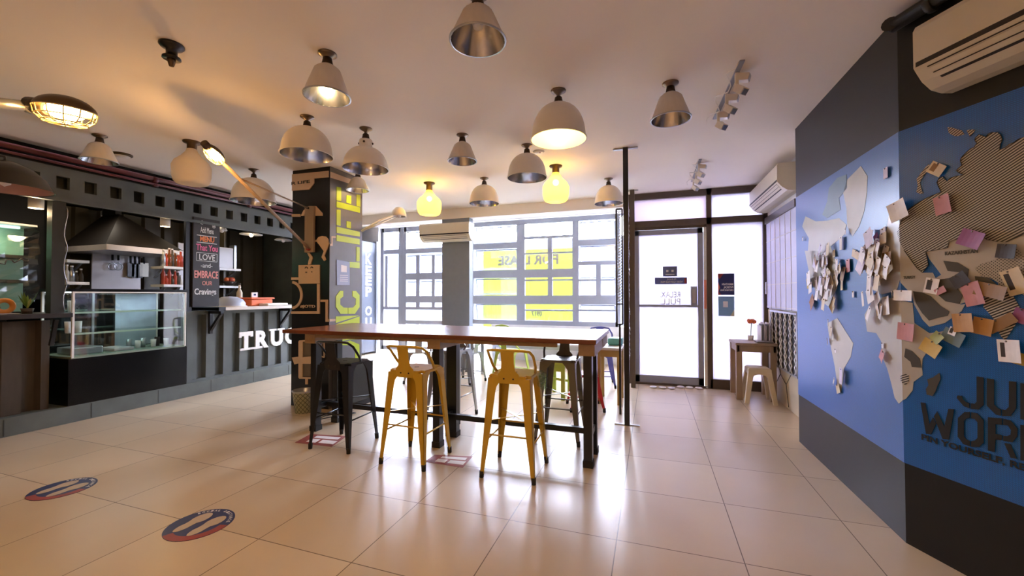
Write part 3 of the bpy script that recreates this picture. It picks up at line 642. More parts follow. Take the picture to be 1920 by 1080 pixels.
# ================================================================== RECESS: GRILLE, TABLE, STOOL
root = thing('security_grille','black opening with white diamond lattice grille below the pale blue panel','grille',(1.455,5.5,.45))
MB().box((1.440,5.0,.44),(1.456,6.0,1.08)).build('dark_opening','acdark',root)
mb = MB()
for y in (5.0,6.0): mb.beam((1.432,y,.43),(1.432,y,1.09),.02,.02)
for z in (.43,1.09): mb.beam((1.432,4.99,z),(1.432,6.01,z),.02,.02)
mb.build('grille_frame','silver',root)
mb = MB()
for i in range(-1,7):
    for sg in (1,-1):
        y0 = 5.0+i*.18; pts = []
        for k in range(9):
            z = .44+.64*k/8; y = y0+ (.09 if (k+(sg<0))%2 else 0)
            pts.append((1.430,y,z))
        pts = [p for p in pts if 5.0 <= p[1] <= 6.0]
        if len(pts) > 1: mb.tube(pts,.008,5)
mb.build('lattice',mat('white_lattice_paint',(.75,.75,.77),.45),root)
MB_ = MB().box((1.43,6.20,1.30),(1.46,6.245,1.44))
root = thing('wall_switch','small oval switch plate beside the door frame in the recess','switch',(1.45,6.22,1.30)); 
MB().bevbox((1.425,6.18,1.30),(1.455,6.24,1.46),.008).build('plate','silver',root); MB().box((1.42,6.2,1.36),(1.426,6.22,1.40)).build('rocker','white',root)

root = thing('side_table','tan square wooden table standing against the side glass of the entrance','table',(1.2,5.95,0))
tz = .70; tx0,tx1,ty0,ty1 = .985,1.43,5.70,6.16
MB().bevbox((tx0-.01,ty0-.01,tz-.03),(tx1,ty1,tz),.006).build('tabletop','brownwood',root)
MB().box((tx0+.01,ty0+.01,tz-.11),(tx1-.02,ty0+.035,tz-.03)).box((tx0+.01,ty0,tz-.11),(tx0+.035,ty1-.01,tz-.03)).box((tx1-.045,ty0,tz-.11),(tx1-.02,ty1-.01,tz-.03)).box((tx0,ty1-.035,tz-.11),(tx1-.02,ty1-.01,tz-.03)).build('apron','brownwood',root)
for x in (tx0,tx1-.08):
    for y in (ty0,ty1-.07): MB().box((x,y,0),(x+.065,y+.065,tz-.03)).build('leg','brownwood',root)
# plastic stool in front of it
cx, cy = (atz(1413,760)+atz(1427,745)+atz(1388,748)+atz(1458,758))/4, 0
cc = cx.copy(); root = thing('plastic_stool','beige plastic stool standing in front of the tan table','stool',(cc.x,cc.y,0))
r = .115; hz = .42
MB().bevbox((cc.x-r,cc.y-r,hz-.03),(cc.x+r,cc.y+r,hz),.02).build('seat','plasticbeige',root)
mb = MB()
for a in range(4):
    c, s = math.cos(a*math.pi/2), math.sin(a*math.pi/2)
    q = [(-r,-r,hz-.02),(r,-r,hz-.02),(r,-r,hz-.09)]+[(r*.62*math.cos(t),-r,hz-.11+.035*math.sin(t)) for t in (0,.6,1.2,1.9,2.5,3.14)]+[(-r,-r,hz-.09)]
    q = [(cc.x+x*c-y*s, cc.y+x*s+y*c, z) for x,y,z in q]; mb.prism(q, (-s*-1*-1, -c, 0) if False else Vector((0*c+1*s, 0*s-1*c,0)), .006)
mb.build('seat_skirt','plasticbeige',root)
for sx in (-1,1):
    for sy in (-1,1):
        m2 = MB(); a = Vector((cc.x+sx*.088,cc.y+sy*.088,hz-.02)); b = Vector((cc.x+sx*.15,cc.y+sy*.15,0))
        m2.beam(a,b,.058,.058,(0,1,0),.045,.045); m2.build('leg','plasticbeige',root)
# things on the tan table
root = thing('paper_flower','orange flower on a short stem in a small pot on the tan table','flower',(1.22,6.08,tz))
fl = Vector((1.235,6.09,tz+.24))
MB().tube([(1.22,6.08,tz+.03),(1.225,6.085,tz+.14),fl],.005,6).build('stem','leaf',root)
mb = MB()
for k in range(7):
    a = k*.9; mb.ball((fl.x+.03*math.cos(a),fl.y+.03*math.sin(a),fl.z+.012*(k%2)),.026)
mb.build('petals','orange',root); MB().lathe([(.0005,0),(.03,0),(.035,.06),(.03,.062),(.0005,.05)],(1.22,6.08,tz)).build('pot','paper',root)
root = thing('magazine_holder','bundle of standing papers and magazines at the wall end of the tan table','papers',(1.37,6.0,tz))
for k in range(6):
    x = 1.30+.018*k; MB().box((x,5.90+.01*(k%2),tz),(x+.010,6.10,tz+.20+.02*(k%3))).build('magazine',('paper','slate','white','paper','slate','paper')[k],root)
solo('document_stack', MB().bevbox((1.22,5.74,tz+.001),(1.40,5.88,tz+.018),.003), mat('grey_document_cover',(.22,.2,.2),.5), 'flat dark grey stack of documents at the front edge of the tan table', 'documents')

# ================================================================== TALL TABLE
root = thing('bar_table','long red brown wooden bar table on black square posts in the middle of the room','table',(-1.9,3.5,0))
TZ = .965; TX0,TX1,TY0,TY1 = -3.36,-.385,3.02,4.0
mb = MB().bevbox((TX0,TY0,TZ-.035),(TX1,TY1,TZ),.006)
mb.build('tabletop','tabletop',root)
for x in (-3.06,-1.74,-.46):
    MB().box((x-.06,TY0+.04,TZ-.125),(x+.06,TY0+.55,TZ-.036)).build('cross_beam','tablewood',root)
    MB().box((x-.06,TY0+.60,TZ-.125),(x+.06,TY1-.06,TZ-.036)).build('cross_beam','tablewood',root)
    for y in (3.14,3.42):
        w = .05 if x == -1.74 and y > 3.2 else .032
        lg = MB().box((x-w,y-.035,.012),(x+w,y+.035,TZ-.126)).build('leg','black',root)
        MB().box((x-w-.006,y-.041,0),(x+w+.006,y+.041,.05)).build('foot_cap','rubber',lg)
MB().box((-3.06,3.26,.20),(-.46,3.30,.245)).build('foot_rail','black',root)
for x in (-3.06,-1.74,-.46): MB().box((x-.02,3.14,.20),(x+.02,3.42,.245)).build('rail_bracket','black',root)
MB().box((TX0+.25,TY0+.05,TZ-.07),(TX1-.3,TY0+.075,TZ-.036)).build('edge_rail','tablewood',root)

# ================================================================== STOOLS
def tolix_leg(sx, sy, top, foot, zt, zb, wt, wb, arch):
    """one pressed-steel corner leg: two flanges meeting on the corner line, wide under the seat, narrow at the foot"""
    mb = MB(); th = .004
    lv = [(0,wt+arch),(.04,wt+arch*.55),(.09,wt+arch*.12),(.16,wt),(.5,wt*.72+wb*.28),(1,wb)]
    for ax in (0,1):
        front = []; 
        for t, w in lv:
            c = top+(foot-top)*t; z = zt+(zb-zt)*t
            px, py = sx*c, sy*c
            if ax == 0: a = (px,py,z); b = (px-sx*w,py,z); o = (0,-sy*th,0)
            else: a = (px,py,z); b = (px,py-sy*w,z); o = (-sx*th,0,0)
            front.append((a,b,o))
        vs = []
        for a,b,o in front:
            vs += [a,b,tuple(q+p for q,p in zip(b,o)),tuple(q+p for q,p in zip(a,o))]
        fs = [(0,1,2,3),(len(vs)-1,len(vs)-2,len(vs)-3,len(vs)-4)]
        for i in range(len(front)-1):
            for k in range(4): fs.append((4*i+k,4*i+(k+1)%4,4*i+4+(k+1)%4,4*i+4+k))
        mb.add(vs, fs)
    return mb
def metal_stool(name, label, cat, m, H=.72, top=.155, foot=.2, back=True, group=None, zback=.905):
    t = thing(name, label, cat, group=group)
    bm = bmesh.new(); bmesh.ops.create_cube(bm, size=1)
    for v in bm.verts: v.co = Vector((v.co.x*2*(top+.004), v.co.y*2*(top+.004), H-.011+v.co.z*.022))
    bmesh.ops.bevel(bm, geom=[e for e in bm.edges if abs(e.verts[0].co.z-e.verts[1].co.z) > .01], offset=.035, segments=4, affect='EDGES')
    bmesh.ops.bevel(bm, geom=[e for e in bm.edges if e.verts[0].co.z > H-.002 and e.verts[1].co.z > H-.002], offset=.006, segments=2, affect='EDGES')
    MB().bm(bm).build('seat', m, t)
    MB().lathe([(.012,0),(.014,.0012),(.017,.0012),(.018,0)],(0,0,H),16).build('seat_hole','rubber',t)
    for sx in (-1,1):
        for sy in (-1,1):
            lg = tolix_leg(sx,sy,top,foot,H-.018,.03,.062 if H > .6 else .055,.026,.05).build('leg', m, t)
            MB().cyl((sx*(foot-.008),sy*(foot-.008),.0),(sx*(foot-.010),sy*(foot-.010),.045),.016,.018,12).build('foot_cap','rubber',lg)
    zr = [.30,.25] if H > .6 else [.16,.14]
    def cat_(z): return top+(foot-top)*((H-.018-z)/(H-.048))-.012
    for k,(ax,z) in enumerate(((0,zr[0]),(1,zr[1]))):
        c = cat_(z)
        for s in (-1,1):
            p = ((-c,s*c,z),(c,s*c,z)) if ax == 0 else ((s*c,-c,z),(s*c,c,z))
            MB().tube(p,.0065,8).build('foot_rest', m, t)
    if H > .6:
        c = cat_(H*.52)
        mb = MB(); mb.beam((-c,-c,H*.55),(c,c,H*.55),.018,.004); mb.beam((c,-c,H*.555),(-c,c,H*.555),.018,.004); mb.build('cross_brace', m, t)
    if back:
        zb = zback
        pts = [(-top+.01,.03,H-.02),(-top-.01,-.03,H+.05),(-top-.012,-.11,zb-.045),(-top+.0,-.165,zb-.008),(-top+.045,-.19,zb),(0,-.195,zb),(top-.045,-.19,zb),(top,-.165,zb-.008),(top+.012,-.11,zb-.045),(top+.01,-.03,H+.05),(top-.01,.03,H-.02)]
        MB().tube(pts,.010,10).build('back_rail', m, t)
        q = [(-.050,zb-.005),(-.046,H+.09),(-.052,H+.04),(-.078,H+.012),(-.078,H-.055),(.078,H-.055),(.078,H+.012),(.052,H+.04),(.046,H+.09),(.050,zb-.005)]
        mb = MB(); y = lambda z: -.195+.04*max(0,(zb-z)/(zb-H+.05))
        n = len(q); mb.add([(x,y(z),z) for x,z in q]+[(x,y(z)+.004,z) for x,z in q],[tuple(range(n)),tuple(range(2*n-1,n-1,-1))]+[(i,(i+1)%n,n+(i+1)%n,n+i) for i in range(n)])
        b = mb.build('backrest', m, t)
        for x in (-.035,.035): MB().lathe([(.0005,0),(.007,.001),(.006,.004),(.0005,.005)],(x,y(H-.02),H-.02),8,axis=(0,-1,0)).build('bolt','darkmetal',b)
    return t
stA = metal_stool('bar_stool','black metal bar stool with low back, leftmost at the bar table','stool','black')
stA.location = (-2.55,2.945,0); stA.rotation_euler.z = R(2)
stB = metal_stool('bar_stool','mustard yellow metal bar stool in front of the middle posts of the table','stool','yellow')
stB.location = (-1.78,2.865,0); stB.rotation_euler.z = R(-2)
stC = copy_tree(stB); stC['label'] = 'mustard yellow metal bar stool nearest the right end of the table'; stC.location = (-.965,2.905,0); stC.rotation_euler.z = R(1)
stD = metal_stool('bar_stool','gunmetal grey bar stool on the far side of the table near its right end','stool','grey')
stD.location = (-.79,3.70,0); stD.rotation_euler.z = R(180)
stE = metal_stool('bar_stool','brushed steel bar stool on the far side behind the middle yellow stool','stool','silver')
stE.location = (-2.02,3.95,0); stE.rotation_euler.z = R(176)
# small plastic bag tucked at the right yellow stool's seat edge
mb = MB()
for k in range(9): mb.ball((-.785+.015*math.sin(k*2.1), 3.02+.012*math.cos(k*1.7), .60+.012*k),.026)
solo('plastic_bag', mb, 'wrap', 'clear crumpled plastic bag hanging at the right edge of the right yellow stool seat', 'bag')

# seats and low tables at the back
def cafe_chair(m, label, loc, rz, seatz=.45):
    t = metal_stool('cafe_chair', label, 'chair', m, H=seatz, top=.17, foot=.215, back=False)
    top = .17
    MB().tube([(-top,.05,seatz-.02),(-top-.01,-.12,seatz+.1),(-top+.005,-.19,seatz+.30),(-top+.05,-.215,seatz+.38),(0,-.22,seatz+.40),(top-.05,-.215,seatz+.38),(top-.005,-.19,seatz+.30),(top+.01,-.12,seatz+.1),(top,.05,seatz-.02)],.011,8).build('back_rail',m,t)
    mb = MB(); mb.add([(-.05,-.17,seatz-.02),(.05,-.17,seatz-.02),(.05,-.215,seatz+.39),(-.05,-.215,seatz+.39),(-.05,-.166,seatz-.02),(.05,-.166,seatz-.02),(.05,-.211,seatz+.39),(-.05,-.211,seatz+.39)],[(0,1,2,3),(7,6,5,4),(0,4,5,1),(1,5,6,2),(2,6,7,3),(3,7,4,0)])
    mb.build('backrest',m,t); t.location = loc; t.rotation_euler.z = rz; return t
cafe_chair('silver','light steel cafe chair seen under the table between the posts and the right yellow stool',(-2.62,5.58,0),R(80))
cafe_chair('silver','light steel cafe chair at the far left behind the black stool',(-3.35,5.45,0),R(30))
cafe_chair('lime','lime green cafe chair in front of the banner windows',(-2.04,5.95,0),R(-20))
t = metal_stool('low_stool','low red metal stool behind the right end of the bar table','stool','red',H=.40,top=.13,foot=.19,back=False); t.location = (-.73,4.74,0); t.rotation_euler.z = R(18)
def wood_stool(name,label,cat,m,c,w,d,h,legm,t=.05,rz=0,th=.03):
    r_ = thing(name,label,cat,(c[0],c[1],0))
    MB().bevbox((c[0]-w/2,c[1]-d/2,h-th),(c[0]+w/2,c[1]+d/2,h),.004).build('tabletop' if h > .5 else 'seat',m,r_)
    MB().box((c[0]-w/2+.03,c[1]-d/2+.02,h-th-.08),(c[0]+w/2-.03,c[1]-d/2+.045,h-th)).build('apron',legm,r_)
    MB().box((c[0]-w/2+.03,c[1]+d/2-.045,h-th-.08),(c[0]+w/2-.03,c[1]+d/2-.02,h-th)).build('apron',legm,r_)
    for sx in (-1,1):
        for sy in (-1,1):
            x = c[0]+sx*(w/2-t/2-.01); y = c[1]+sy*(d/2-t/2-.01); MB().box((x-t/2,y-t/2,0),(x+t/2,y+t/2,h-th)).build('leg',legm,r_)
    return r_
r_ = wood_stool('low_stool','lime green wooden stool glimpsed between the grey bar stool legs','stool','lime',(-1.14,5.2),.27,.48,.46,'lime',.045)
b_ = MB(); b_.beam((-1.24,5.02,.26),(-1.05,5.38,.16),.03,.03); b_.build('brace','lime',r_)
multi = mat('tan_and_lime_leg_paint',(.42,.30,.10),.5)
wood_stool('cafe_table','white topped small table with tan legs beside the black pole','table',mat('white_laminate',(.72,.72,.76),.3),(-.485,5.17),.31,.44,.67,multi,.05)
wood_stool('cafe_table','white low table in the middle of the window bay','table',mat('pale_laminate',(.66,.67,.72),.3),(-2.95,6.02),.7,.46,.72,'silver',.04)
wood_stool('bench','pale bench along the sill wall under the banner windows','bench',mat('pale_bench_top',(.6,.6,.64),.4),(-1.9,7.4),1.9,.42,.42,'silver',.05)
cafe_chair(mat('blue_powder_coat',(.12,.14,.55),.4),'blue violet cafe chair behind the small white topped table',(-.72,6.0,0),R(10))
mb = MB().bevbox((-.52,5.19,.672),(-.34,5.37,.76),.02); solo('storage_box', mb, mat('teal_plastic',(.12,.42,.42),.4), 'teal storage box on the small white topped table beside the pole', 'box')
mb = MB()
for k in range(8): mb.ball((-.585+.012*math.sin(k*2.3),5.25+.02*math.cos(k*1.9),.70+.012*k),.034)
solo('cloth_bundle', mb, mat('blue_white_cloth',(.35,.42,.75),.6), 'blue and white cloth bundle left of the teal box', 'cloth')

# ================================================================== POLES
root = thing('steel_pole','thin black steel pole from floor to ceiling with cross plates, right of the bar table','pole',(-.239,4.247,0))
MB().box((-.264,4.222,.0),(-.214,4.272,ZC)).build('shaft','black',root)
for z in (.004,ZC-.012): MB().box((-.36,4.232,z-.003),(-.12,4.262,z+.006)).build('cross_plate','silver',root)
root = thing('lattice_panel','narrow black lattice frame standing just left behind the black pole','panel',(-.31,4.61,.0))
px0, px1 = aty(1156,500,4.6).x, aty(1167,500,4.6).x; pz0, pz1 = aty(1160,608,4.6).z, aty(1160,392,4.6).z
mb = MB()
for x in (px0,px1): mb.box((x-.008,4.6,pz0),(x+.008,4.62,pz1))
for z in (pz0,pz1,pz0+.22): mb.box((px0,4.6,z-.008),(px1,4.62,z+.008))
mb.build('frame','black',root)
mb = MB()
for k in range(30): z = pz0+.24+(pz1-pz0-.26)*k/30; mb.tube([(px0,4.61,z),(px1,4.61,z+.04)],.004,5); mb.tube([(px1,4.61,z),(px0,4.61,z+.04)],.003,5)
mb.build('lattice','silver',root)
MB().box(((px0+px1)/2-.01,4.6,0),((px0+px1)/2+.01,4.62,pz0)).build('foot_post','black',root)
root = thing('door_post','dark square post at the entrance frame with a wire chain hung down it','post',(-.245,6.0,0))
MB().box((-.28,5.97,0),(-.22,6.03,ZC)).build('shaft','bronze',root)
MB().box((-.33,5.99,ZC-.015),(-.17,6.01,ZC-.005)).build('top_plate','silver',root)
mb = MB(); zz = 2.55
while zz > .35: mb.tube([(-.30+.008*math.sin(zz*31),5.962,zz),(-.296+.010*math.cos(zz*23),5.960,zz-.05)],.005,5); zz -= .055
mb.build('wire_chain','silver',root)

# ================================================================== FLOOR STICKERS AND DECALS
def dsk(c, r, z0, z1, n=40): return MB().prism([(c[0]+r*math.cos(2*math.pi*k/n),c[1]+r*math.sin(2*math.pi*k/n),z0) for k in range(n)],(0,0,1),z1-z0)
def foot_sticker(px,py,xr,label):
    c = atz(px,py); r = .5*(atz(xr[0],py+8)-atz(xr[1],py-8)).length*.80
    r = .165
    root = thing('floor_sticker',label,'floor sticker',(c.x,c.y,0))
    dsk(c,r,0,.0015).build('disc','blue',root)
    # red arc on the camera side, dark arc on the far side
    a0 = R(-115); pts = [(c.x+r*.99*math.cos(a0+R(k*10)),c.y+r*.99*math.sin(a0+R(k*10)),.0015) for k in range(0,14)]; pts += [(c.x+r*.72*math.cos(a0+R(k*10)),c.y+r*.72*math.sin(a0+R(k*10)),.0015) for k in range(13,-1,-1)]
    MB().prism(pts,(0,0,1),.0005).build('red_arc','redprint',root)
    for s in (-1,1):
        q = []
        for k in range(24):
            a = 2*math.pi*k/24; x = .042*math.cos(a)*(1-.25*math.sin(a)*-1 if math.sin(a)>0 else .85); y = .105*math.sin(a)
            x *= (1 - .32*math.exp(-((y+.01)/.03)**2))
            q.append((c.x+s*.055+x, c.y+y, .002))
        MB().prism(q,(0,0,1),.0006).build('footprint',mat('tan_sticker_print',(.46,.36,.26),.45),root)
    mb = MB()
    for k,ch in enumerate('SOCIAL DISTANCE'):
        if ch == ' ': continue
        a = R(150-k*8.5); x = Vector((c.x+.135*math.cos(a),c.y+.135*math.sin(a),.002)); xd = Vector((math.sin(a),-math.cos(a),0)); ud = Vector((math.cos(a),math.sin(a),0))
        mb.text(ch, x, xd, ud, .013,.018,.0006,.01)
    mb.build('sticker_lettering','paper',root)
foot_sticker(118,916,(60,176),'round navy and red floor sticker with footprints, the farther left one')
foot_sticker(375,983,(312,437),'round navy and red floor sticker with footprints, the nearer one by the bottom edge')
def floor_sign(q, label):
    c = sum((atz(*p) for p in q),Vector())/4; P = [atz(*p) for p in q]
    root = thing('floor_decal',label,'floor decal',(c.x,c.y,0))
    MB().prism([p+Vector((0,0,.0002)) for p in P],(0,0,1),.0013).build('red_sheet',mat('worn_red_decal',(.28,.06,.05),.5,var=.4,scale=20),root)
    def L(a,b): return P[0]*(1-a)*(1-b)+P[1]*a*(1-b)+P[2]*a*b+P[3]*(1-a)*b
    for a0,a1,b0,b1 in ((.25,.9,.62,.85),(.22,.48,.18,.52),(.55,.95,.2,.5)):
        MB().prism([L(a0,b0)+Vector((0,0,.0016)),L(a1,b0)+Vector((0,0,.0016)),L(a1,b1)+Vector((0,0,.0016)),L(a0,b1)+Vector((0,0,.0016))],(0,0,1),.0005).build('white_print','paper',root)
floor_sign([(553,830),(622,838),(650,818),(582,814)],'worn red and white rectangular decal on the floor under the black stool')
floor_sign([(796,866),(868,877),(886,856),(815,853)],'worn red and white rectangular decal on the floor behind the middle yellow stool')

# ================================================================== COLUMN WITH CUT-OUT SIGNS
CX0, CX1, CY0, CY1 = -4.025, -3.475, 3.75, 4.30
col = struct('wall_column', MB().box((CX0,CY0,0),(CX1,CY1,ZC)), 'black')
# grey painted right side is a thin cladding sheet
def on1(px,py): return aty(px,py,CY0)
def on2(px,py): return atx(px,py,CX1)
N1, N2 = Vector((0,-1,0)), Vector((1,0,0))
MB().box((CX1,CY0,0),(CX1+.004,CY1,ZC)).build('grey_side','colgrey',col)
def sign1(name, pts, m='paleply', dep=.012, off=0, conv=None):
    P = [on1(*p) for p in pts]; P = [Vector((min(max(p.x,CX0),CX1),p.y-off,p.z)) for p in P]
    return MB().prism(P, N1, dep).build(name, m, col)
def sign2(name, pts, m='limepaint', dep=.004, off=.004):
    P = [on2(*p) for p in pts]; P = [Vector((p.x+off,min(max(p.y,CY0),CY1),p.z)) for p in P]
    return MB().prism(P, N2, dep).build(name, m, col)
def q3(l): return [(540+x*.2036, 300+y*.2037) for x,y in l]
def q4(l): return [(540+x*.2222, 460+y*.2222) for x,y in l]
def q5(l): return [(540+x*.2406, 600+y*.2406) for x,y in l]
def rim(name, l, w=.9): pass
# right side: rotated yellow-green lettering
LS = [q3([(443,245),(485,255),(485,378),(443,372)]), q3([(535,325),(577,330),(577,405),(535,393)]), q3([(628,318),(662,322),(662,432),(628,424)]), q3([(443,380),(660,437),(658,487),(443,435)])]
LS += [q3([(443,455),(480,460),(480,608),(443,600)]), q3([(535,562),(575,570),(575,632),(535,622)]), q3([(443,612),(658,662),(658,706),(443,672)])]
LS += [q3([(443,690),(656,728),(656,780),(443,745)]), q3([(625,800),(656,803),(656,935),(625,935)]), q3([(562,937),(656,942),(656,998),(562,988)])]
LS += [q4([(435,383),(462,385),(462,432),(437,450),(437,500),(465,525),(500,527),(500,578),(440,578),(400,520),(400,430)]), q4([(504,578),(504,527),(545,525),(568,500),(570,450),(540,430),(540,385),(570,385),(600,420),(600,520),(560,578)])]
LS += [q4([(400,600),(598,592),(400,655)]), q4([(600,600),(600,700),(400,700),(400,668),(598,600)])]
LS += [q5([(415,125),(550,110),(550,150),(480,152),(415,165)]), q5([(415,175),(480,160),(552,190),(556,330),(520,330),(520,222),(482,197),(415,195)]), q5([(515,390),(555,385),(550,440),(522,500),(512,500)])]
for l in LS: sign2('sign_letter', l)
sign2('cream_band', q3([(380,105),(700,225),(700,262),(380,160)]), 'paleply')
sign2('cream_band', q5([(440,560),(592,528),(592,565),(440,600)]), 'paleply')
sign2('pipe_cutout', q3([(380,770),(395,772),(395,700),(435,702),(435,718),(408,716),(408,792),(380,790)]), 'paleply')
sign2('pipe_cutout', q4([(345,622),(398,620),(398,640),(345,644)]), 'paleply')
# dark side
sign1('cream_band', q3([(40,135),(378,102),(378,160),(245,172),(245,215),(200,275),(40,285)]))
a = on1(*q3([(40,232)])[0]); b = on1(*q3([(210,178)])[0])
MB().text('R LIFE', (a.x,CY0-.0125,a.z), (1,0,0), (0,0,1), b.x-a.x, b.z-a.z-.01, .002, .03).build('sign_lettering','ink',col)
sign1('plate_cutout', q3([(125,515),(150,465),(200,425),(262,425),(322,492),(322,515),(245,515),(240,492),(165,480),(150,515)]))
sign1('pipe_cutout', q3([(40,500),(118,500),(118,523),(40,523)]))
sign1('hook_cutout', q3([(150,745),(168,745),(165,790),(200,850),(228,890),(232,905),(215,960),(190,965),(195,930),(205,900),(190,870),(155,810),(145,780)]))
sign1('bean_cutout', q3([(248,740),(270,735),(285,712),(320,700),(352,705),(375,730),(382,770),(370,810),(340,880),(355,918),(338,932),(315,895),(335,840),(300,790),(270,752),(248,756)]))
sign1('box_cutout', q4([(95,168),(272,165),(272,322),(95,325)]))
sign1('box_face', q4([(148,195),(152,183),(164,180),(174,187),(176,197),(170,198),(166,188),(156,188),(153,198)]),'ink',.002,.012); sign1('box_face', q4([(196,193),(200,182),(210,179),(219,186),(220,194),(214,194),(211,187),(203,188),(201,196)]),'ink',.002,.012)
sign1('box_face', q4([(154,224),(168,224),(168,232),(154,232)]),'ink',.002,.012); sign1('box_face', q4([(200,220),(213,220),(210,232)]),'ink',.002,.012)
sign1('pipe_cutout', q4([(30,270),(94,270),(94,292),(30,292)])); sign1('pipe_cutout', q4([(250,326),(272,326),(272,578),(28,578),(28,557),(250,555)]))
o_ = arc(35,420,92,120,-85,85,18); i_ = arc(35,420,74,98,85,-85,18); sign1('ring_cutout', q4(o_+i_))
a = on1(*q4([(105,532)])[0]); b = on1(*q4([(232,503)])[0]); MB().text('#JOTD',(a.x,CY0-.003,a.z),(1,0,0),(0,0,1),b.x-a.x,b.z-a.z,.004,.02).build('sign_lettering','paleply',col)
sign1('pipe_cutout', q4([(280,458),(340,458),(340,625),(345,625),(345,645),(322,645),(322,477),(280,477)]))
# grater shape lower down
def strip1(name, pts, w, m='paleply'):
    P = [on1(*p) for p in pts]; mb = MB()
    for a, b in zip(P, P[1:]+P[:1]): mb.beam(a+N1*.006,b+N1*.006,.012,w,up=(b-a).normalized().cross(N1))
    return mb.build(name, m, col)
strip1('grater_rim', q5([(92,165),(205,155),(205,452),(92,450)]), .018)
mb = MB(); P = [on1(*p) for p in q5([(122,170),(198,165),(200,440),(122,440)])]
mb.add([p+N1*.002 for p in P],[(0,1,2,3)],uvs=[(p.x,p.z) for p in P]); mb.build('grater_mesh','mesh',col)
sign1('grater_bar', q5([(118,290),(190,283),(205,300),(205,340),(118,340)])); sign1('grater_side', q5([(96,165),(118,165),(118,445),(96,445)])); sign1('grater_stem', q5([(140,455),(158,455),(158,500),(140,500)]))
sign1('ticket_cutout', q5([(36,292),(85,285),(92,335),(56,345)]))
strip1('pipe_cutout', q5([(268,165),(285,165),(285,290),(250,280)]), .012)
# notice on the grey side
P = [on2(*p) for p in q4([(405,120),(515,142),(515,335),(407,335)])]
r0 = thing('pinned_notice','pale blue notice sheet hung on the grey side of the column','notice',(CX1+.004,sum(p.y for p in P)/4,P[2].z))
MB().prism([p+N2*.009 for p in P],N2,.001).build('sheet',mat('pale_blue_sheet',(.33,.38,.55),.5),r0)
P = [on2(*p) for p in q4([(442,165),(490,175),(490,228),(442,224)])]; MB().prism([p+N2*.0105 for p in P],N2,.0006).build('picture','paper',r0)
for k in range(4):
    P = [on2(*p) for p in q4([(432,250+k*16),(500,252+k*16),(500,257+k*16),(432,255+k*16)])]; MB().prism([p+N2*.0105 for p in P],N2,.0006).build('text_line','paper',r0)
# small black cabinet and cables at the foot, behind the black stool
root = thing('computer_box','small black box with bright metal edges on the floor at the column foot','computer',(-3.36,4.0,0))
MB().bevbox((-3.46,3.78,.06),(-3.22,4.2,.50),.006).build('body','blackpanel',root)
mb = MB()
for a_, b_ in (((-3.22,3.775,.06),(-3.22,3.775,.50)),((-3.46,3.775,.50),(-3.22,3.775,.50)),((-3.22,3.775,.5),(-3.22,4.2,.5)),((-3.46,3.775,.06),(-3.22,3.775,.06))): mb.beam(a_,b_,.012,.012)
mb.build('metal_trim','silver',root)
for x in (-3.43,-3.25): MB().box((x-.02,3.80,0),(x+.02,4.18,.06)).build('foot','rubber',root)
mb = MB(); pts = [(-3.18+.12*math.cos(t/3),3.55+.16*math.sin(t/2.3),.008+.004*(t%3)) for t in range(22)]; mb.tube(pts,.005,6)
solo('loose_cable', mb, 'rubber', 'loose black cable lying on the floor behind the black stool', 'cable')
# waste basket
c = atz(565,768); c = Vector((-3.66,3.58,0))
root = thing('waste_basket','small round waste basket with olive diamond pattern at the column foot','basket',(c.x,c.y,0))
prof = [(.085,.0),(.115,.24)]; mb = MB(); n = 40; vs = []; uvs = []
for (r,z) in prof:
    for k in range(n): a = 2*math.pi*k/n; vs.append((c.x+r*math.cos(a),c.y+r*math.sin(a),z)); uvs.append((k/n*.70,z))
mb.add(vs,[(k,(k+1)%n,n+(k+1)%n,n+k) for k in range(n)],True,uvs); mb.build('body','basket',root)
MB().lathe([(.0005,.002),(.085,.002)],c,24).build('base','rubber',root)
MB().lathe([(.112,.225),(.119,.237),(.119,.245),(.112,.248),(.108,.24),(.082,.01)],c,40).build('rim','silver',root)

# KEEP OUT partition at the far left
root = thing('partition','tall grey partition panel with stacked white KEEP OUT letters at the window bay','partition',(-5.87,7.5,0))
MB().box((-5.92,6.7,.05),(-5.86,7.72,2.46)).build('panel',mat('hazy_grey_panel_paint',(.07,.08,.105),.5),root)
MB().box((-5.93,7.72,0),(-5.84,7.80,2.50)).build('edge_post','alum',root)
rows = [('K',476,495),('E',499,516),('E',519,535),('P',538,556),('O',574,592),('U',595,612),('T',618,634)]
for ch,ya,yb in rows:
    a = atx(685,yb,-5.855); b = atx(697,ya,-5.855)
    MB().text(ch,(-5.858,a.y,a.z),(0,1,0),(0,0,1),b.y-a.y,b.z-a.z,.004,.03).build('panel_letter','letterwhite',root)

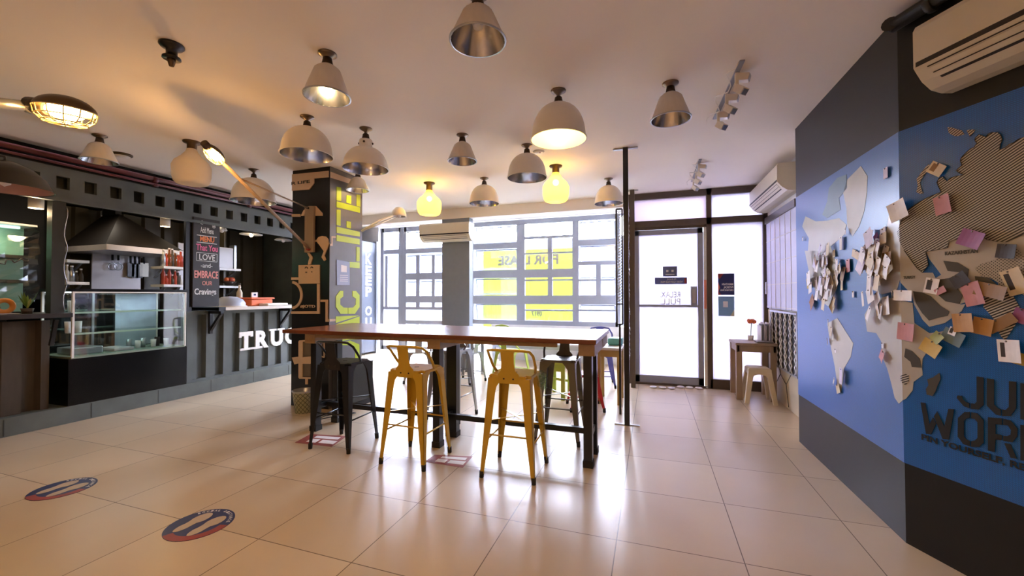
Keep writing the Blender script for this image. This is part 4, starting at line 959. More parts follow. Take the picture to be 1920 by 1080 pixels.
# ================================================================== CEILING LAMPS
def dep_of(p): return (p-O).dot(_f)
def pend(kind, name, label, mount, rim, hw, light=None, lining='mirror', shade='cream', group=None):
    """mount: pixel where the rose meets the ceiling; rim: pixel of the middle of the shade's opening; hw: half width of the opening in pixels"""
    m = atz(mount[0],mount[1],ZC); zr = vz(m, rim[0], rim[1])
    P = Vector((m.x,m.y,zr)); d = dep_of(P)
    # horizontal circle seen off axis: widen correction
    tx = (rim[0]-960)/FPX; r = hw*d/FPX/math.sqrt(1+tx*tx)
    L = ZC-zr
    root = thing(name, label, 'pendant lamp', (m.x,m.y,zr), group)
    root_parts(kind, root, m, zr, r, L, lining, shade, light)
    return root
def root_parts(kind, root, m, zr, r, L, lining, shade, light):
    c = Vector((m.x,m.y,zr)); fit = .22*L if kind != 'bell' else .2*L
    fit = max(.07, min(.13, L*.27))
    MB().lathe([(.0005,L),(.055,L),(.055,L-.006),(.045,L-.012),(.016,L-.03),(.012,L-.045),(.0005,L-.046)],c,24).build('ceiling_rose','chrome',root)
    zs = L-fit-.0
    MB().lathe([(.011,L-.03),(.014,L-.05),(.012,zs+.055),(.026,zs+.045),(.030,zs+.02),(.036,zs-.005),(.0005,zs-.006)],c,24).build('socket','darkmetal',root)
    if kind == 'cone': prof = [(.036,zs),(.055,zs-.012),(.075,zs-.03),(r*.97,.012),(r,.0)]; fl = .014
    elif kind == 'dome': prof = [(.03,zs)]+[(r*.96*math.sin(R(a))**.85, zs*(1-(1-math.cos(R(a)))*.86)) for a in range(12,91,9)]+[(r*.985,zs*.06),(r,0)]; fl = 0
    elif kind == 'bell':
        n = zs*.70; prof = [(.03,zs),(.052,zs-.004),(.056,zs-.02),(.056,n)]+[(.056+(r*.97-.056)*math.sin(R(a))**1.05, n*(1-(1-math.cos(R(a)))*.95)) for a in range(15,91,10)]+[(r,0)]; fl = 0
    inner = [(max(.002,a-.004),b-(.004 if b > .02 else 0)) for a,b in prof]
    MB().lathe(prof,c,48,flute=fl).build('lamp_shade', shade, root)
    MB().lathe(inner,c,48,flute=fl*1.2).build('shade_lining', lining, root)
    MB().lathe([(r-.004,.0),(r+.004,.0),(r+.005,.006),(r-.001,.008),(r-.004,0)],c,48).build('rim', 'silver' if shade=='creamfl' else shade, root)
    MB().lathe([(.0005,zs*.35),(.022,zs*.40),(.028,zs*.52),(.016,zs*.70),(.014,zs*.95)],c,16).build('bulb', 'warmglow' if light else 'paper', root)
    if kind == 'bell':
        for a in range(4):
            x = c+Vector((.057*math.cos(a*1.57+.4),.057*math.sin(a*1.57+.4),zs*.86)); MB().ball(x,.010).build('vent','darkmetal',root)
    if light: 
        l = point('lamp_light', (0,0,zs*.25), light, (1,.72,.35), .03); l.parent = root
pend('cone','pendant_lamp','fluted cone pendant nearest the camera, cut by the top edge of the view',(896,-12),(897,78),52,shade='creamfl')
pend('cone','pendant_lamp','fluted cone pendant with gold lit lining left of centre near the ceiling',(614,101),(616,183),45,shade='creamfl',light=1.2)
pend('cone','pendant_lamp','fluted cone pendant near the track spotlights on the right',(1257,156),(1257,225),38,shade='creamfl')
pend('cone','pendant_lamp','small fluted cone pendant in the middle, between the bell and the large glowing dome',(867,253),(866,303),27,shade='creamfl')
pend('cone','pendant_lamp','brown fluted cone pendant in front of the container roof at far left',(187,254),(185,303),38,shade='creamfl')
pend('dome','pendant_lamp','round dome pendant in front of the column, silver lined',(576,219),(574,292),51)
pend('dome','pendant_lamp','largest dome pendant with glowing ivory lining',(1047,170),(1046,262),52,light=2.2,lining='reflwarm')
pend('dome','pendant_lamp','dome pendant just behind and left of the largest glowing dome',(988,272),(990,334),37)
pend('dome','pendant_lamp','dome pendant above the pillar air conditioner',(908,334),(909,382),28)
pend('dome','pendant_lamp','dome pendant partly behind the black pole',(1141,335),(1141,382),27)
pend('dome','pendant_lamp','dome pendant above the chalk menu, crossed by the swing arm',(476,318),(474,378),44)
pend('bell','pendant_lamp','bell shaped pendant with tall neck to the right of the column',(686,241),(692,318),44)
pend('cone','pendant_lamp','tiny cone pendant right in front of the column top',(671,322),(667,357),22,shade='creamfl',light=.8)
# glass jar lamps, glowing
def jar(label, mount, top, bot, hw, pw, glassm, bulb='warmglow'):
    m = atz(mount[0],mount[1],ZC); zt_ = vz(m,mount[0],top); zb2 = vz(m,mount[0],bot); d = dep_of(Vector((m.x,m.y,zb2))); r = hw*d/FPX/math.sqrt(1+((mount[0]-960)/FPX)**2)
    root = thing('jar_lamp',label,'ceiling lamp',(m.x,m.y,zb2)); c = Vector((m.x,m.y,0)); h = zt_-zb2
    MB().lathe([(.0005,ZC),(.075,ZC),(.072,ZC-.012),(.04,ZC-.022),(.04,zt_-.005),(.0005,zt_-.006)],c,28).build('ceiling_rose','bronzelamp',root)
    MB().lathe([(.04,zt_),(.05,zt_-h*.08),(.085,zt_-h*.22),(r*.86,zt_-h*.36),(r,zt_-h*.50),(r*.99,zb2+h*.25),(r*.90,zb2+h*.08),(r*.78,zb2+.004),(r*.6,zb2),(.0005,zb2)],c,36).build('glass_shade',glassm,root)
    MB().ball((c.x,c.y,zt_-h*.34),.035).build('bulb',bulb,root)
    if pw: l = point('lamp_light',(0,0,h*.4),pw,(1,.70,.30),.06); l.parent = root
jar('glowing amber glass jar lamp left of the pillar air conditioner',(805,343),357,403,23,3.2,'lampglass')
jar('glowing amber glass jar lamp behind the dome cluster above the banner windows',(1042,311),324,378,25,3.2,'lampglass')
jar('unlit milky glass jar lamp behind the bright caged bulb',(360,266),280,346,39,0,'paleglass','paper')
# bare black lampholder
m = atz(322,84,ZC); root = thing('ceiling_lampholder','black bare lampholder without a shade on the ceiling at upper left','ceiling lamp',(m.x,m.y,ZC-.14)); c = Vector((m.x,m.y,ZC))
MB().lathe([(.0005,0),(.062,0),(.063,-.008),(.055,-.018),(.028,-.03),(.028,-.065),(.045,-.075),(.046,-.085),(.0005,-.086)],c,32).build('holder','black',root)
MB().lathe([(.0005,-.13),(.012,-.128),(.020,-.10),(.022,-.086),(.0005,-.085)],c,20).build('bulb_cap','bronzelamp',root)
# flush speaker disc
m = atz(228,291,ZC-.01); root = thing('ceiling_speaker','flat round disc fitting on the ceiling beside the brown cone pendant','ceiling fitting',(m.x,m.y,ZC-.02))
MB().lathe([(.0005,-.0),(.09,0),(.09,-.012),(.075,-.02),(.0005,-.02)],(m.x,m.y,ZC),32).build('disc','bronzelamp',root)
MB().lathe([(.0005,-.021),(.07,-.021),(.07,-.0225),(.0005,-.0225)],(m.x,m.y,ZC),32).build('cover','cream',root)
# small flush disc left of the second jar lamp
m = atz(1010,284,ZC); root = thing('smoke_detector','thin pale disc on the ceiling left of the largest dome rim','smoke detector',(m.x,m.y,ZC-.02)); MB().lathe([(.0005,-.02),(.05,-.018),(.06,0),(.0005,0)],(m.x,m.y,ZC),24).build('cover','cream',root)
MB().ball((m.x+.02,m.y-.02,ZC-.02),.006).build('lamp','redprint',root)

# ---- track spotlights
def track(label, p0, p1, n, hpx):
    a = atz(*p0,ZC); b = atz(*p1,ZC); d = (b-a).normalized(); root = thing('track_light',label,'spotlight rail',(a+b)/2)
    MB().beam(a-Vector((0,0,.0)),b,.03,.018).build('rail','alum',root)
    side = Vector((1,0,0))
    for k in range(n):
        p = a+(b-a)*((k+.5)/n); q = p+Vector((.0,0,-.035))
        h = MB().box((q.x-.010,q.y-.014,ZC-.12),(q.x+.010,q.y+.014,ZC-.008)).build('spot_arm','cream',root)
        for s,(dx,dy,dz) in enumerate(((.065,.0,-.045),(.03,-.03,-.135))):
            g = Vector((q.x+dx*.6,q.y+dy,ZC+dz)); ax = Vector((.9,-.3,-.25)) if s == 0 else Vector((.45,-.5,-.6)); ax.normalize(); w = .045
            hd = MB().beam(g-ax*.036,g+ax*.036,.055,.045,(0,0,1)).build('spot_head','cream',root)
            MB().beam(g+ax*.034,g+ax*.040,.044,.036,(0,0,1)).build('spot_lens','silver',hd)
    mb = MB(); mb.tube([a+Vector((-.02,0,-.01))]+[a+(b-a)*t+Vector((-.04-.03*math.sin(t*15),0,-.03-.02*math.cos(t*18))) for t in [i/14 for i in range(15)]],.004,6); mb.build('cable','cream',root)
track('rail of cream box spotlights on the ceiling nearer the camera at right',(1392,112),(1340,222),3,0)
track('rail of small cream box spotlights on the ceiling above the entrance door',(1313,298),(1298,340),3,0)

# ---- caged work lamps
def cage_lamp(name, label, head, axis, tilt, R_, L_, arms, m, lit=0, body='bronzelamp', bulbm='warmglow', shade_on=True, cat='wall lamp'):
    root = thing(name,label,cat,head)
    axis = Vector(axis).normalized(); dn = Vector(tilt).normalized()      # axis: arm direction into the head; dn: opening direction
    sd = axis.cross(dn).normalized(); H = Vector(head)
    def E(u,v,w): return H+axis*u+sd*v+dn*w
    if shade_on:
        # half-melon hood: elongated dome open towards dn
        n = 28; rows = 8; vs = []; fs = []
        for i in range(rows+1):
            t = math.pi/2*i/rows
            for k in range(n):
                a = 2*math.pi*k/n; vs.append(E(L_*math.cos(a)*math.sin(t)*1.0, R_*math.sin(a)*math.sin(t), -R_*.85*math.cos(t)))
        for i in range(rows):
            for k in range(n): fs.append((i*n+k,i*n+(k+1)%n,(i+1)*n+(k+1)%n,(i+1)*n+k))
        MB().add(vs,fs,True).build('hood',body,root)
        MB().add([H+(v-H)*.94 for v in vs],fs,True).build('hood_lining','reflwarm',root)
    mb = MB()
    for w,f in ((0.0,1.0),(.45,.93),(.75,.72)):
        mb.tube([E(L_*f*math.cos(2*math.pi*k/24),R_*f*math.sin(2*math.pi*k/24),R_*w) for k in range(24)],.0022,5,closed=True)
    for k in range(12):
        a = 2*math.pi*k/12; mb.tube([E(L_*f*math.cos(a),R_*f*math.sin(a),R_*w) for w,f in ((0,1),(.45,.93),(.75,.72),(.82,.35))]+[E(0,0,R_*.84)],.002,5)
    mb.build('wire_cage',mat('brass_wire',(.65,.52,.28),.35,metal=.5),root)
    MB().tube([E(-L_*.65,0,0),E(-L_*.3,0,0),E(L_*.1,0,0),E(L_*.5,0,0),E(L_*.6,0,0)],[.012,.03,.038,.028,.008],14).build('bulb',bulbm,root)
    MB().tube([E(-L_*1.25,0,-R_*.1),E(-L_*.8,0,-R_*.05),E(-L_*.6,0,0)],[.028,.03,.024],14).build('socket','darkmetal',root)
    for nm, p, q, r in arms: MB().tube([p,q] if not isinstance(q,list) else [p]+q, r, 10).build(nm, m, root)
    if lit: l = point('lamp_light', dn*(R_*.4), lit, (1,.52,.16), .05); l.parent = root
    return root
# left one, close to the camera, arm running out of view to the left
h = atd(122,207,1.5); ax = (atd(178,206,1.5)-atd(60,193,1.5)).normalized()
e = atd(-120,180,1.35); e2 = Vector((e.x-.5,e.y,ZC-.06))
cage_lamp('cage_lamp','brown hooded wire cage lamp on an arm entering from the left edge',h,ax,(0,0,-1),.062,.105,[('arm',h-ax*.12,e,.018),('arm_joint',h-ax*.115,h-ax*.135,.026),('drop_tube',e,[e2,Vector((e2.x,e2.y,ZC))],.016)],'silver',lit=6)
# bright one on the column's swing arm
h = atd(402,289,3.3); pv = Vector((-3.72,CY0-.045,aty(583,468,CY0).z)); tp = Vector((-3.74,CY0-.05,aty(580,392,CY0).z)); ax = (h-pv).normalized()
elbow = pv+(h-pv)*.9
cage_lamp('swing_arm_lamp','blazing orange caged bulb on a long swing arm fixed to the column',h,(-ax),(-.1,-.2,-1),.06,.095,[('arm',h+(pv-h)*.05,pv,.016),('arm',pv+(h-pv)*.78+Vector((0,0,.02)),tp,.008)],'brownwood',lit=18,body='bronzelamp',bulbm='hotbulb',shade_on=True)
root = bpy.context.scene.objects[-1]
r_ = thing('lamp_bracket','tan wooden bracket on the dark face of the column holding the swing arm','bracket',(-3.74,CY0-.02,pv.z-.08))
a = aty(573,388,CY0-.03); b = aty(589,468,CY0-.03)
MB().bevbox((a.x,CY0-.045,b.z-.03),(b.x,CY0-.013,a.z),.004).build('plate','brownwood',r_)
MB().cyl((pv.x,CY0-.08,pv.z),(pv.x,CY0-.02,pv.z),.018).build('pivot','redprint',r_)
MB().cyl((tp.x,CY0-.08,tp.z),(tp.x,CY0-.02,tp.z),.012).build('pivot','darkmetal',r_)
# pale one behind the column
h = atd(748,402,5.6); pv = Vector((CX1+.02,4.27,vz(Vector((CX1,4.27,0)),686,434)))
root = thing('swing_arm_lamp','cream domed lamp on a bent arm reaching right from behind the column','wall lamp',h)
ax = (h-pv).normalized(); mid = atd(712,414,5.2)
MB().tube([pv,mid,h+Vector((-.05,0,0))],.015,10).build('arm','cream',root); MB().tube([pv+Vector((0,0,.0)),mid+Vector((0,0,-.04)),h+Vector((-.06,0,-.03))],.008,8).build('arm','cream',root)
MB().lathe([(.0005,.10),(.05,.09),(.085,.05),(.10,0),(.10,-.03),(.09,-.03)],h,24).build('hood','cream',root)
MB().lathe([(.0005,-.05),(.03,-.03),(.03,.0),(.01,.05)],h,16).build('bulb','paper',root)
# big black dome lamp at the left edge
g = atd(8,350,2.75); root = thing('dome_lamp','large black dome lamp with dusty pink rim cut by the left edge','pendant lamp',g)
MB().lathe([(.0005,.17),(.05,.168),(.13,.13),(.19,.07),(.22,.0),(.232,-.012)],g,40).build('lamp_shade','black',root)
MB().lathe([(.0005,.163),(.05,.16),(.125,.125),(.185,.065),(.225,-.010)],g,40).build('shade_lining',mat('dusty_pink_lining',(.45,.27,.26),.5),root)
MB().lathe([(.0005,-.0),(.03,.02),(.03,.08),(.0005,.1)],g,16).build('bulb','paper',root)
MB().tube([g+Vector((0,0,.16)),g+Vector((0,0,.20)),g+Vector((-.06,-.08,.22)),g+Vector((-.35,-.45,.22)),g+Vector((-.36,-.47,ZC-g.z))],.009,10).build('arm','black',root)

# ================================================================== SHIPPING-CONTAINER KITCHEN (left side, front plane x = -5.6)
XK = -5.6
def on(px,py,X=XK): return atx(px,py,X)
K = thing('container_kitchen','dark grey green shipping container kitchen with corrugated sides along the left','container kitchen',(-6.2,3.8,0))
MB().box((-6.4,-.5,0),(XK,6.55,.17)).build('kerb',mat('weathered_grey_green_kerb',(.10,.115,.105),.6,var=.5,scale=4),K)
mb = MB()
for y in [0.2+.62*i for i in range(12)]: mb.box((XK,y,.01),(XK+.002,y+.008,.16))
mb.build('kerb_joint','darkteal',K)
# roof beam with the row of square openings
zb0, zb1, h0, h1 = 2.27, 2.58, 2.365, 2.49
mb = MB().box((XK-.05,-.5,zb0),(XK,6.55,h0)).box((XK-.05,-.5,h1),(XK,6.55,zb1)).box((XK-.02,-.5,zb0-.035),(XK+.03,6.55,zb0))
y = 2.60-.215*9
while y < 6.3:
    mb.box((XK-.05,y+.10-.0,h0),(XK,y+.215,h1)); y += .215
mb.build('roof_beam','teal',K)
MB().box((XK-.14,-.5,zb0),(XK-.12,6.55,zb1)).build('beam_backing','darkteal',K)
MB().box((-8.0,-.5,zb1),(XK-.05,6.55,zb1+.03)).build('roof_panel','interior',K)
MB().box((XK-.7,-.5,zb1+.03),(XK-.12,6.55,ZC)).build('soffit','blackpanel',K)
# posts
for y0,y1,nm in ((2.36,2.46,0),(.6,.7,0)): MB().box((XK-.09,y0,1.12),(XK,y1,zb0-.03)).build('post','darkteal',K)
# corrugated panels
def corr(y0,y1,z0,z1,X,m,per=.235,d=.055,nm='corrugated_panel'):
    pts = []; y = y0
    while y < y1-1e-6:
        for dy,dx in ((0,0),(per*.50,0),(per*.58,-d),(per*.92,-d)):
            if y+dy < y1: pts.append((X+dx,y+dy))
        y += per
    pts.append((X,y1)); front = len(pts)
    mb = MB(); vs = [(x,y,z) for x,y in pts for z in (z0,z1)]
    mb.add(vs,[(2*i,2*i+2,2*i+3,2*i+1) for i in range(front-1)])
    mb.add([(x-.003,y,z) for x,y,z in vs],[(2*i,2*i+1,2*i+3,2*i+2) for i in range(front-1)])
    return mb.build(nm,m,K)
corr(3.66,6.5,.17,1.08,XK-.06,'teal'); MB().box((XK-.13,3.64,1.04),(XK-.04,6.5,1.09)).box((XK-.13,3.64,.17),(XK-.04,6.5,.20)).box((XK-.14,3.63,.17),(XK-.03,3.70,1.09)).build('panel_rail','teal',K)
corr(0.0,2.40,.17,1.05,XK-.10,'wood',per=.26,d=.06)
MB().box((-6.9,-.4,.0),(XK-.19,2.36,.17)).build('plinth','interior',K)
MB().box((-8.0,6.5,0),(XK-.05,6.58,zb1)).build('end_panel','teal',K)
# inner walls
corr(3.2,6.45,.17,2.55,-7.7,'interiorpanel',per=.28,d=.05,nm='inner_wall')
MB().box((-7.80,-.4,0),(-7.74,3.4,2.58)).build('inner_wall','interior',K)
MB().box((-7.7,5.1,1.0),(-7.0,5.13,2.5)).build('inner_partition','interiorpanel',K)
# TRUCK lettering on the counter front
a = on(452,658); b_y0 = on(452,625).y
lw = (on(547,600).y-b_y0)/3.35
for k,ch in enumerate('TRUCK'):
    y0_ = b_y0+k*lw
    q = MB().text(ch,(XK-.055,y0_,.49),(0,1,0),(0,0,1),lw*.84,.27,.02,.045)
    q.box((XK-.055,y0_-.01,.49),(XK-.035,y0_+lw*.22,.515)) if ch == 'T' and False else q
    if ch in 'TR':
        yc = y0_+lw*.42 if ch == 'T' else y0_+lw*.10
        q.box((XK-.055,yc-.09,.49),(XK-.036,yc+.09,.52))
    if ch == 'T': q.box((XK-.055,y0_,.68),(XK-.036,y0_+.04,.76)).box((XK-.055,y0_+lw*.84-.04,.68),(XK-.036,y0_+lw*.84,.76))
    if ch == 'U': q.box((XK-.055,y0_-.03,.735),(XK-.036,y0_+.10,.765)).box((XK-.055,y0_+lw*.84-.10,.735),(XK-.036,y0_+lw*.84+.03,.765))
    q.build('sign_letter','letterwhite',K)
# counter
root = thing('service_counter','white topped service counter on black angle brackets above the TRUCK lettering','counter',(XK-.1,5.0,1.09))
MB().bevbox((XK-.45,3.86,1.092),(XK+.22,6.45,1.135),.006).build('worktop',mat('pale_counter_top',(.68,.64,.58),.3),root)
MB().box((XK-.45,3.86,1.085),(XK+.225,3.95,1.14)).build('end_cap','black',root)
for y in (3.92,5.02,6.2):
    mb = MB(); mb.box((XK-.03,y-.02,1.05),(XK+.20,y+.02,1.085)).box((XK-.035,y-.02,.78),(XK-.0,y+.02,1.085)); mb.beam((XK-.02,y,.82),(XK+.19,y,1.06),.035,.03,(0,1,0)); mb.build('bracket','black',root)
# things on the counter
g = on(440,578,-5.65); root = thing('cake_dome','pale rounded cloth covered mound on the counter beside the menu board','food cover',(-5.68,4.22,1.136))
MB().lathe([(.20,0),(.195,.05),(.16,.10),(.09,.135),(.0005,.145)],(-5.70,4.24,1.136),28).build('cover',mat('blue_grey_cling_cover',(.42,.46,.55),.35),root)
MB().lathe([(.0005,0),(.215,0),(.215,.012),(.0005,.012)],(-5.70,4.24,1.135),28).build('tray','cream',root)
root = thing('bread_crate','orange lidded plastic crate on the counter','crate',(-5.75,4.75,1.136))
MB().bevbox((-5.92,4.50,1.136),(-5.60,4.86,1.235),.012).build('crate','orange',root); MB().bevbox((-5.94,4.48,1.235),(-5.58,4.88,1.262),.008).build('lid',mat('orange_red_lid',(.70,.12,.03),.4),root)
solo('folded_cloth', MB().bevbox((-5.60,4.62,1.137),(-5.42,4.98,1.175),.012),'cream','cream folded cloth at the front edge of the counter before the orange crate','cloth')
root = thing('bottle','pale bottle standing at the back of the counter left of the dark corrugated wall','bottle',(-6.05,4.35,1.136)); MB().lathe([(.0005,0),(.04,0),(.04,.20),(.015,.26),(.015,.32),(.0005,.32)],(-6.0,4.62,1.136),16).build('body','plasticbeige',root); MB().lathe([(.0005,.32),(.018,.32),(.018,.345),(.0005,.345)],(-6.0,4.62,1.136),12).build('cap','wood',root)
root = thing('order_sign','tiny white card sign standing on the orange crate','sign',(-5.72,4.66,1.263)); MB().bevbox((-5.74,4.60,1.263),(-5.72,4.70,1.34),.003).build('card','paper',root); MB().box((-5.719,4.63,1.29),(-5.7185,4.67,1.32)).build('print','blue',root)

# menu board
root = thing('menu_board','tall black chalkboard menu hanging at the middle post of the container','menu board',(XK+.02,3.85,1.14))
my0,my1 = 3.665,4.005
MB().box((XK-.01,my0,1.145),(XK+.02,my1,2.31)).build('board',mat('chalkboard_black',(.022,.018,.018),.6,var=.4,scale=10),root)
MB().box((XK-.05,my0-.07,1.09),(XK-.012,my0+.01,zb0)).build('side_post','black',root)
XM_ = XK+.021
def mtext(t, py0, py1, ya, yb, m, nm='chalk_lettering', bold=.0):
    z0_, z1_ = on(386,py0).z, on(386,py1).z; w = my1-my0
    MB().text(t,(XM_,my0+w*ya,z0_),(0,1,0),(0,0,1),w*(yb-ya),z1_-z0_,.002,bold).build(nm,m,root)
ch_o = mat('orange_chalk',(.85,.25,.08),.7); ch_p = mat('pink_chalk',(.75,.15,.30),.7); ch_w = mat('white_chalk',(.75,.75,.72),.7); ch_r = mat('coral_chalk',(.80,.32,.28),.7)
mtext('Add Menu',438,427,.25,.75,ch_w); mtext('MENU',454,444,.24,.78,ch_o,bold=.03); mtext('That You',471,459,.10,.92,ch_p,bold=.02); mtext('LOVE',488,477,.22,.82,ch_w,bold=.0)
mtext('-and-',502,494,.28,.72,ch_w); mtext('EMBRACE',522,508,.05,.95,ch_r,bold=.02); mtext('OUR',535,527,.34,.72,ch_r); mtext('Cravings',556,541,.06,.88,ch_w,bold=.02)
def mline(py,ya,yb,m=ch_o,w=.004):
    z_ = on(386,py).z; W_ = my1-my0; MB().box((XM_,my0+W_*ya,z_-w),(XM_+.002,my0+W_*yb,z_+w)).build('chalk_line',m,root)
for py in (443,456): mline(py,.12,.88,ch_w)
W_ = my1-my0; za,zb3 = on(386,490).z,on(386,475).z
mb = MB()
for p,q in (((.12,za),(.90,za)),((.90,za),(.90,zb3)),((.90,zb3),(.12,zb3)),((.12,zb3),(.12,za))): mb.beam((XM_+.001,my0+W_*p[0],p[1]),(XM_+.001,my0+W_*q[0],q[1]),.005,.002,(1,0,0))
mb.build('chalk_frame',ch_w,root)
for (ya,py) in ((.3,419),(.76,423)):
    mb = MB()
    for k in range(5): a = k*1.256; mb.tube([Vector((XM_+.001,my0+W_*ya+.012*math.cos(a)+.012*math.cos(t),on(386,py).z+.014*math.sin(a)+.012*math.sin(t))) for t in [i*.785 for i in range(8)]],.0018,4,closed=True)
    mb.build('chalk_flower',ch_w,root)

# display case
root = thing('display_case','lit glass display case with white edge posts and two glass shelves in the container front','display case',(XK-.3,3.06,.17))
dy0,dy1,dz0,dz1 = 2.52,3.60,.665,1.335; XB = XK-.55
MB().box((XB,dy0-.02,.17),(XK-.005,dy1+.02,dz0-.02)).build('base_cabinet','blackpanel',root)
MB().box((XB,dy0-.02,dz1),(XK-.0,dy1+.02,dz1+.03)).build('top_panel','blackpanel',root)
MB().box((XB,dy0,dz0-.02),(XK-.01,dy1,dz0)).build('case_floor','casefill',root)
mb = MB()
for x,y in ((XK-.01,dy0),(XK-.01,dy1-.015),(XB,dy0),(XB,dy1-.015)): mb.box((x-.012,y,dz0-.01),(x+.012,y+.018,dz1))
mb.box((XK-.02,dy0,dz1-.015),(XK,dy1,dz1)); mb.build('edge_post','letterwhite',root)
for z in (.89,1.11):
    s_ = MB().box((XB+.03,dy0+.02,z),(XK-.06,dy1-.02,z+.008)).build('glass_shelf','caseglass',root)
    MB().box((XK-.062,dy0+.02,z-.006),(XK-.056,dy1-.02,z+.014)).build('shelf_edge',mat('pale_green_glass_edge',(.55,.68,.58),.3),s_)
MB().box((XK-.006,dy0+.01,dz0),(XK-.002,dy1-.01,dz1-.01)).build('front_glass','caseglass',root)
MB().box((XB-.004,dy0,dz0),(XB,dy1,dz1)).build('rear_glass','caseglass',root)
for yy in (dy0+.40,): MB().box((XB+.03,yy,dz0),(XB+.045,yy+.02,dz1)).build('rear_post','silver',root)
MB().box((XB+.2,dy0+.05,dz1-.012),(XB+.24,dy1-.05,dz1-.002)).build('case_lamp',emat('cool_case_lamp',(.85,.95,1),3.0),root)
l = area('case_light',(0,0,0),(0,0,0),.08,1.0,1.6,(.85,.95,1)); l.parent = root; l.location = (.08,0,1.14)
MB().box((XB+.01,3.15,dz0+.01),(XB+.015,3.58,dz1-.02)).build('wrapped_stack',mat('blue_white_bricks_print',(.42,.48,.58),.5,var=.3,scale=8),root)
def cup(nm,lab,x,y,z,r,h,m,g=None): return solo(nm, MB().lathe([(.0005,0),(r*.8,0),(r,h),(r*.92,h),(r*.7,.01),(.0005,.01)],(x,y,z),14), m, lab, 'cup', g)
for k,(y,m_) in enumerate(((3.20,'paper'),(3.28,'silver'),(3.36,'paper'),(3.43,'darkmetal'),(3.50,'paper'),(3.14,'silver'))):
    cup('cup','small cup standing on the display case floor in its lit right corner',XK-.20-.05*(k%2),y,.667,.028,.09+.02*(k%2),m_,'cups on the case floor')
for k,(y,z) in enumerate(((2.58,.90),(2.60,1.12),(2.66,.90))): cup('cup','clear stacked cup at the left end of a case shelf',XK-.2,y,z,.03,.12,'paper','cups at the left end of the case shelves')
solo('food_tray', MB().bevbox((XK-.45,2.60,.667),(XK-.15,2.85,.74),.01),'silver','steel tray on the display case floor at its left end','tray')
solo('food_tray', MB().bevbox((XK-.42,2.93,.667),(XK-.12,3.12,.70),.008),'steelwhite','flat pale tray on the display case floor beside the steel tray','tray')

# kitchen behind: back board with utensils, hood, shelves
XBK = -7.4
Pq = lambda px,py: on(px,py,XBK)
root = thing('splashback_board','white steel splashback board behind the stove, with a utensil rail','splashback',Pq(215,545)-Vector((0,0,.0)))
P = [Pq(172,466),Pq(262,480),Pq(262,545),Pq(170,543)]; MB().prism(P,(1,0,0),.02).build('board','steelwhite',root)
MB().tube([Pq(183,470)+Vector((.05,0,0)),Pq(285,478)+Vector((.05,0,0))],.012,8).build('utensil_rail','silver',root)
ut = [(206,500,'ladle'),(217,500,'ladle'),(240,512,'spatula'),(248,514,'spatula'),(256,514,'spatula'),(265,512,'grater')]
for k,(px,py,kd) in enumerate(ut):
    t0 = Pq(px,474)+Vector((.06,0,0)); b0 = Pq(px,py)+Vector((.06,0,0)); r_ = thing(kd, 'x', 'utensil', t0)
    r_['label'] = ['black handled wire skimmer first from the left on the utensil rail','black handled skimmer second from the left on the utensil rail','narrow black spatula hanging third on the utensil rail','black slotted spoon in the middle of the dark group on the rail','wide black turner at the right of the dark group on the rail','steel grater hanging at the right end of the utensil rail'][k]
    MB().tube([t0,t0+(b0-t0)*.55],.014,8).build('handle','black',r_)
    if kd == 'ladle':
        mb = MB(); mb.tube([b0+Vector((.0,.05*math.cos(t),.05*math.sin(t))) for t in [i*.524 for i in range(12)]],.008,6,closed=True); mb.tube([t0+(b0-t0)*.5,b0+Vector((0,0,.05))],.006,6); mb.build('wire_head','silver',r_)
    else: 
        w = .045 if kd == 'spatula' else .06; MB().bevbox((b0.x-.006,b0.y-w,b0.z-.06),(b0.x+.006,b0.y+w,t0.z-(t0.z-b0.z)*.5),.004).build('blade','black' if kd=='spatula' else 'grey',r_)
# extractor hood
root = thing('extractor_hood','wide black extractor hood with a bright steel lip over the stove','extractor hood',Pq(250,460))
a = on(198,459,-6.6); b = on(345,470,-6.6); zl = (a.z+b.z)/2; ya, yb = a.y, b.y
mb = MB(); lo = [(-7.6,ya,zl),(-6.6,ya,zl),(-6.6,yb,zl),(-7.6,yb,zl)]; hi = [(-7.6,ya+.45,zl+.5),(-7.2,ya+.45,zl+.5),(-7.2,yb-.45,zl+.5),(-7.6,yb-.45,zl+.5)]
mb.add(lo+hi,[(0,1,5,4),(1,2,6,5),(2,3,7,6),(3,0,4,7),(4,5,6,7)]); mb.build('canopy',mat('black_brown_hood_enamel',(.012,.009,.007),.5),root)
MB().box((-7.6,ya,zl-.07),(-6.58,yb,zl)).build('steel_lip',mat('white_steel_lip',(.62,.58,.55),.3,metal=.2),root)
MB().box((-7.55,ya+.5,zl+.5),(-7.25,yb-.5,2.56)).build('duct','interior',root)
# stove top under the hood
root = thing('stove','low dark stove with two pans behind the display case','stove',(-6.9,3.0,0))
MB().box((-7.3,2.7,.17),(-6.6,3.9,1.25)).build('body','blackpanel',root)
for y in (3.1,3.5): MB().lathe([(.0005,0),(.12,0),(.14,.05),(.13,.05),(.0005,.01)],(-6.9,y,1.252),20).build('pan','rubber',root)
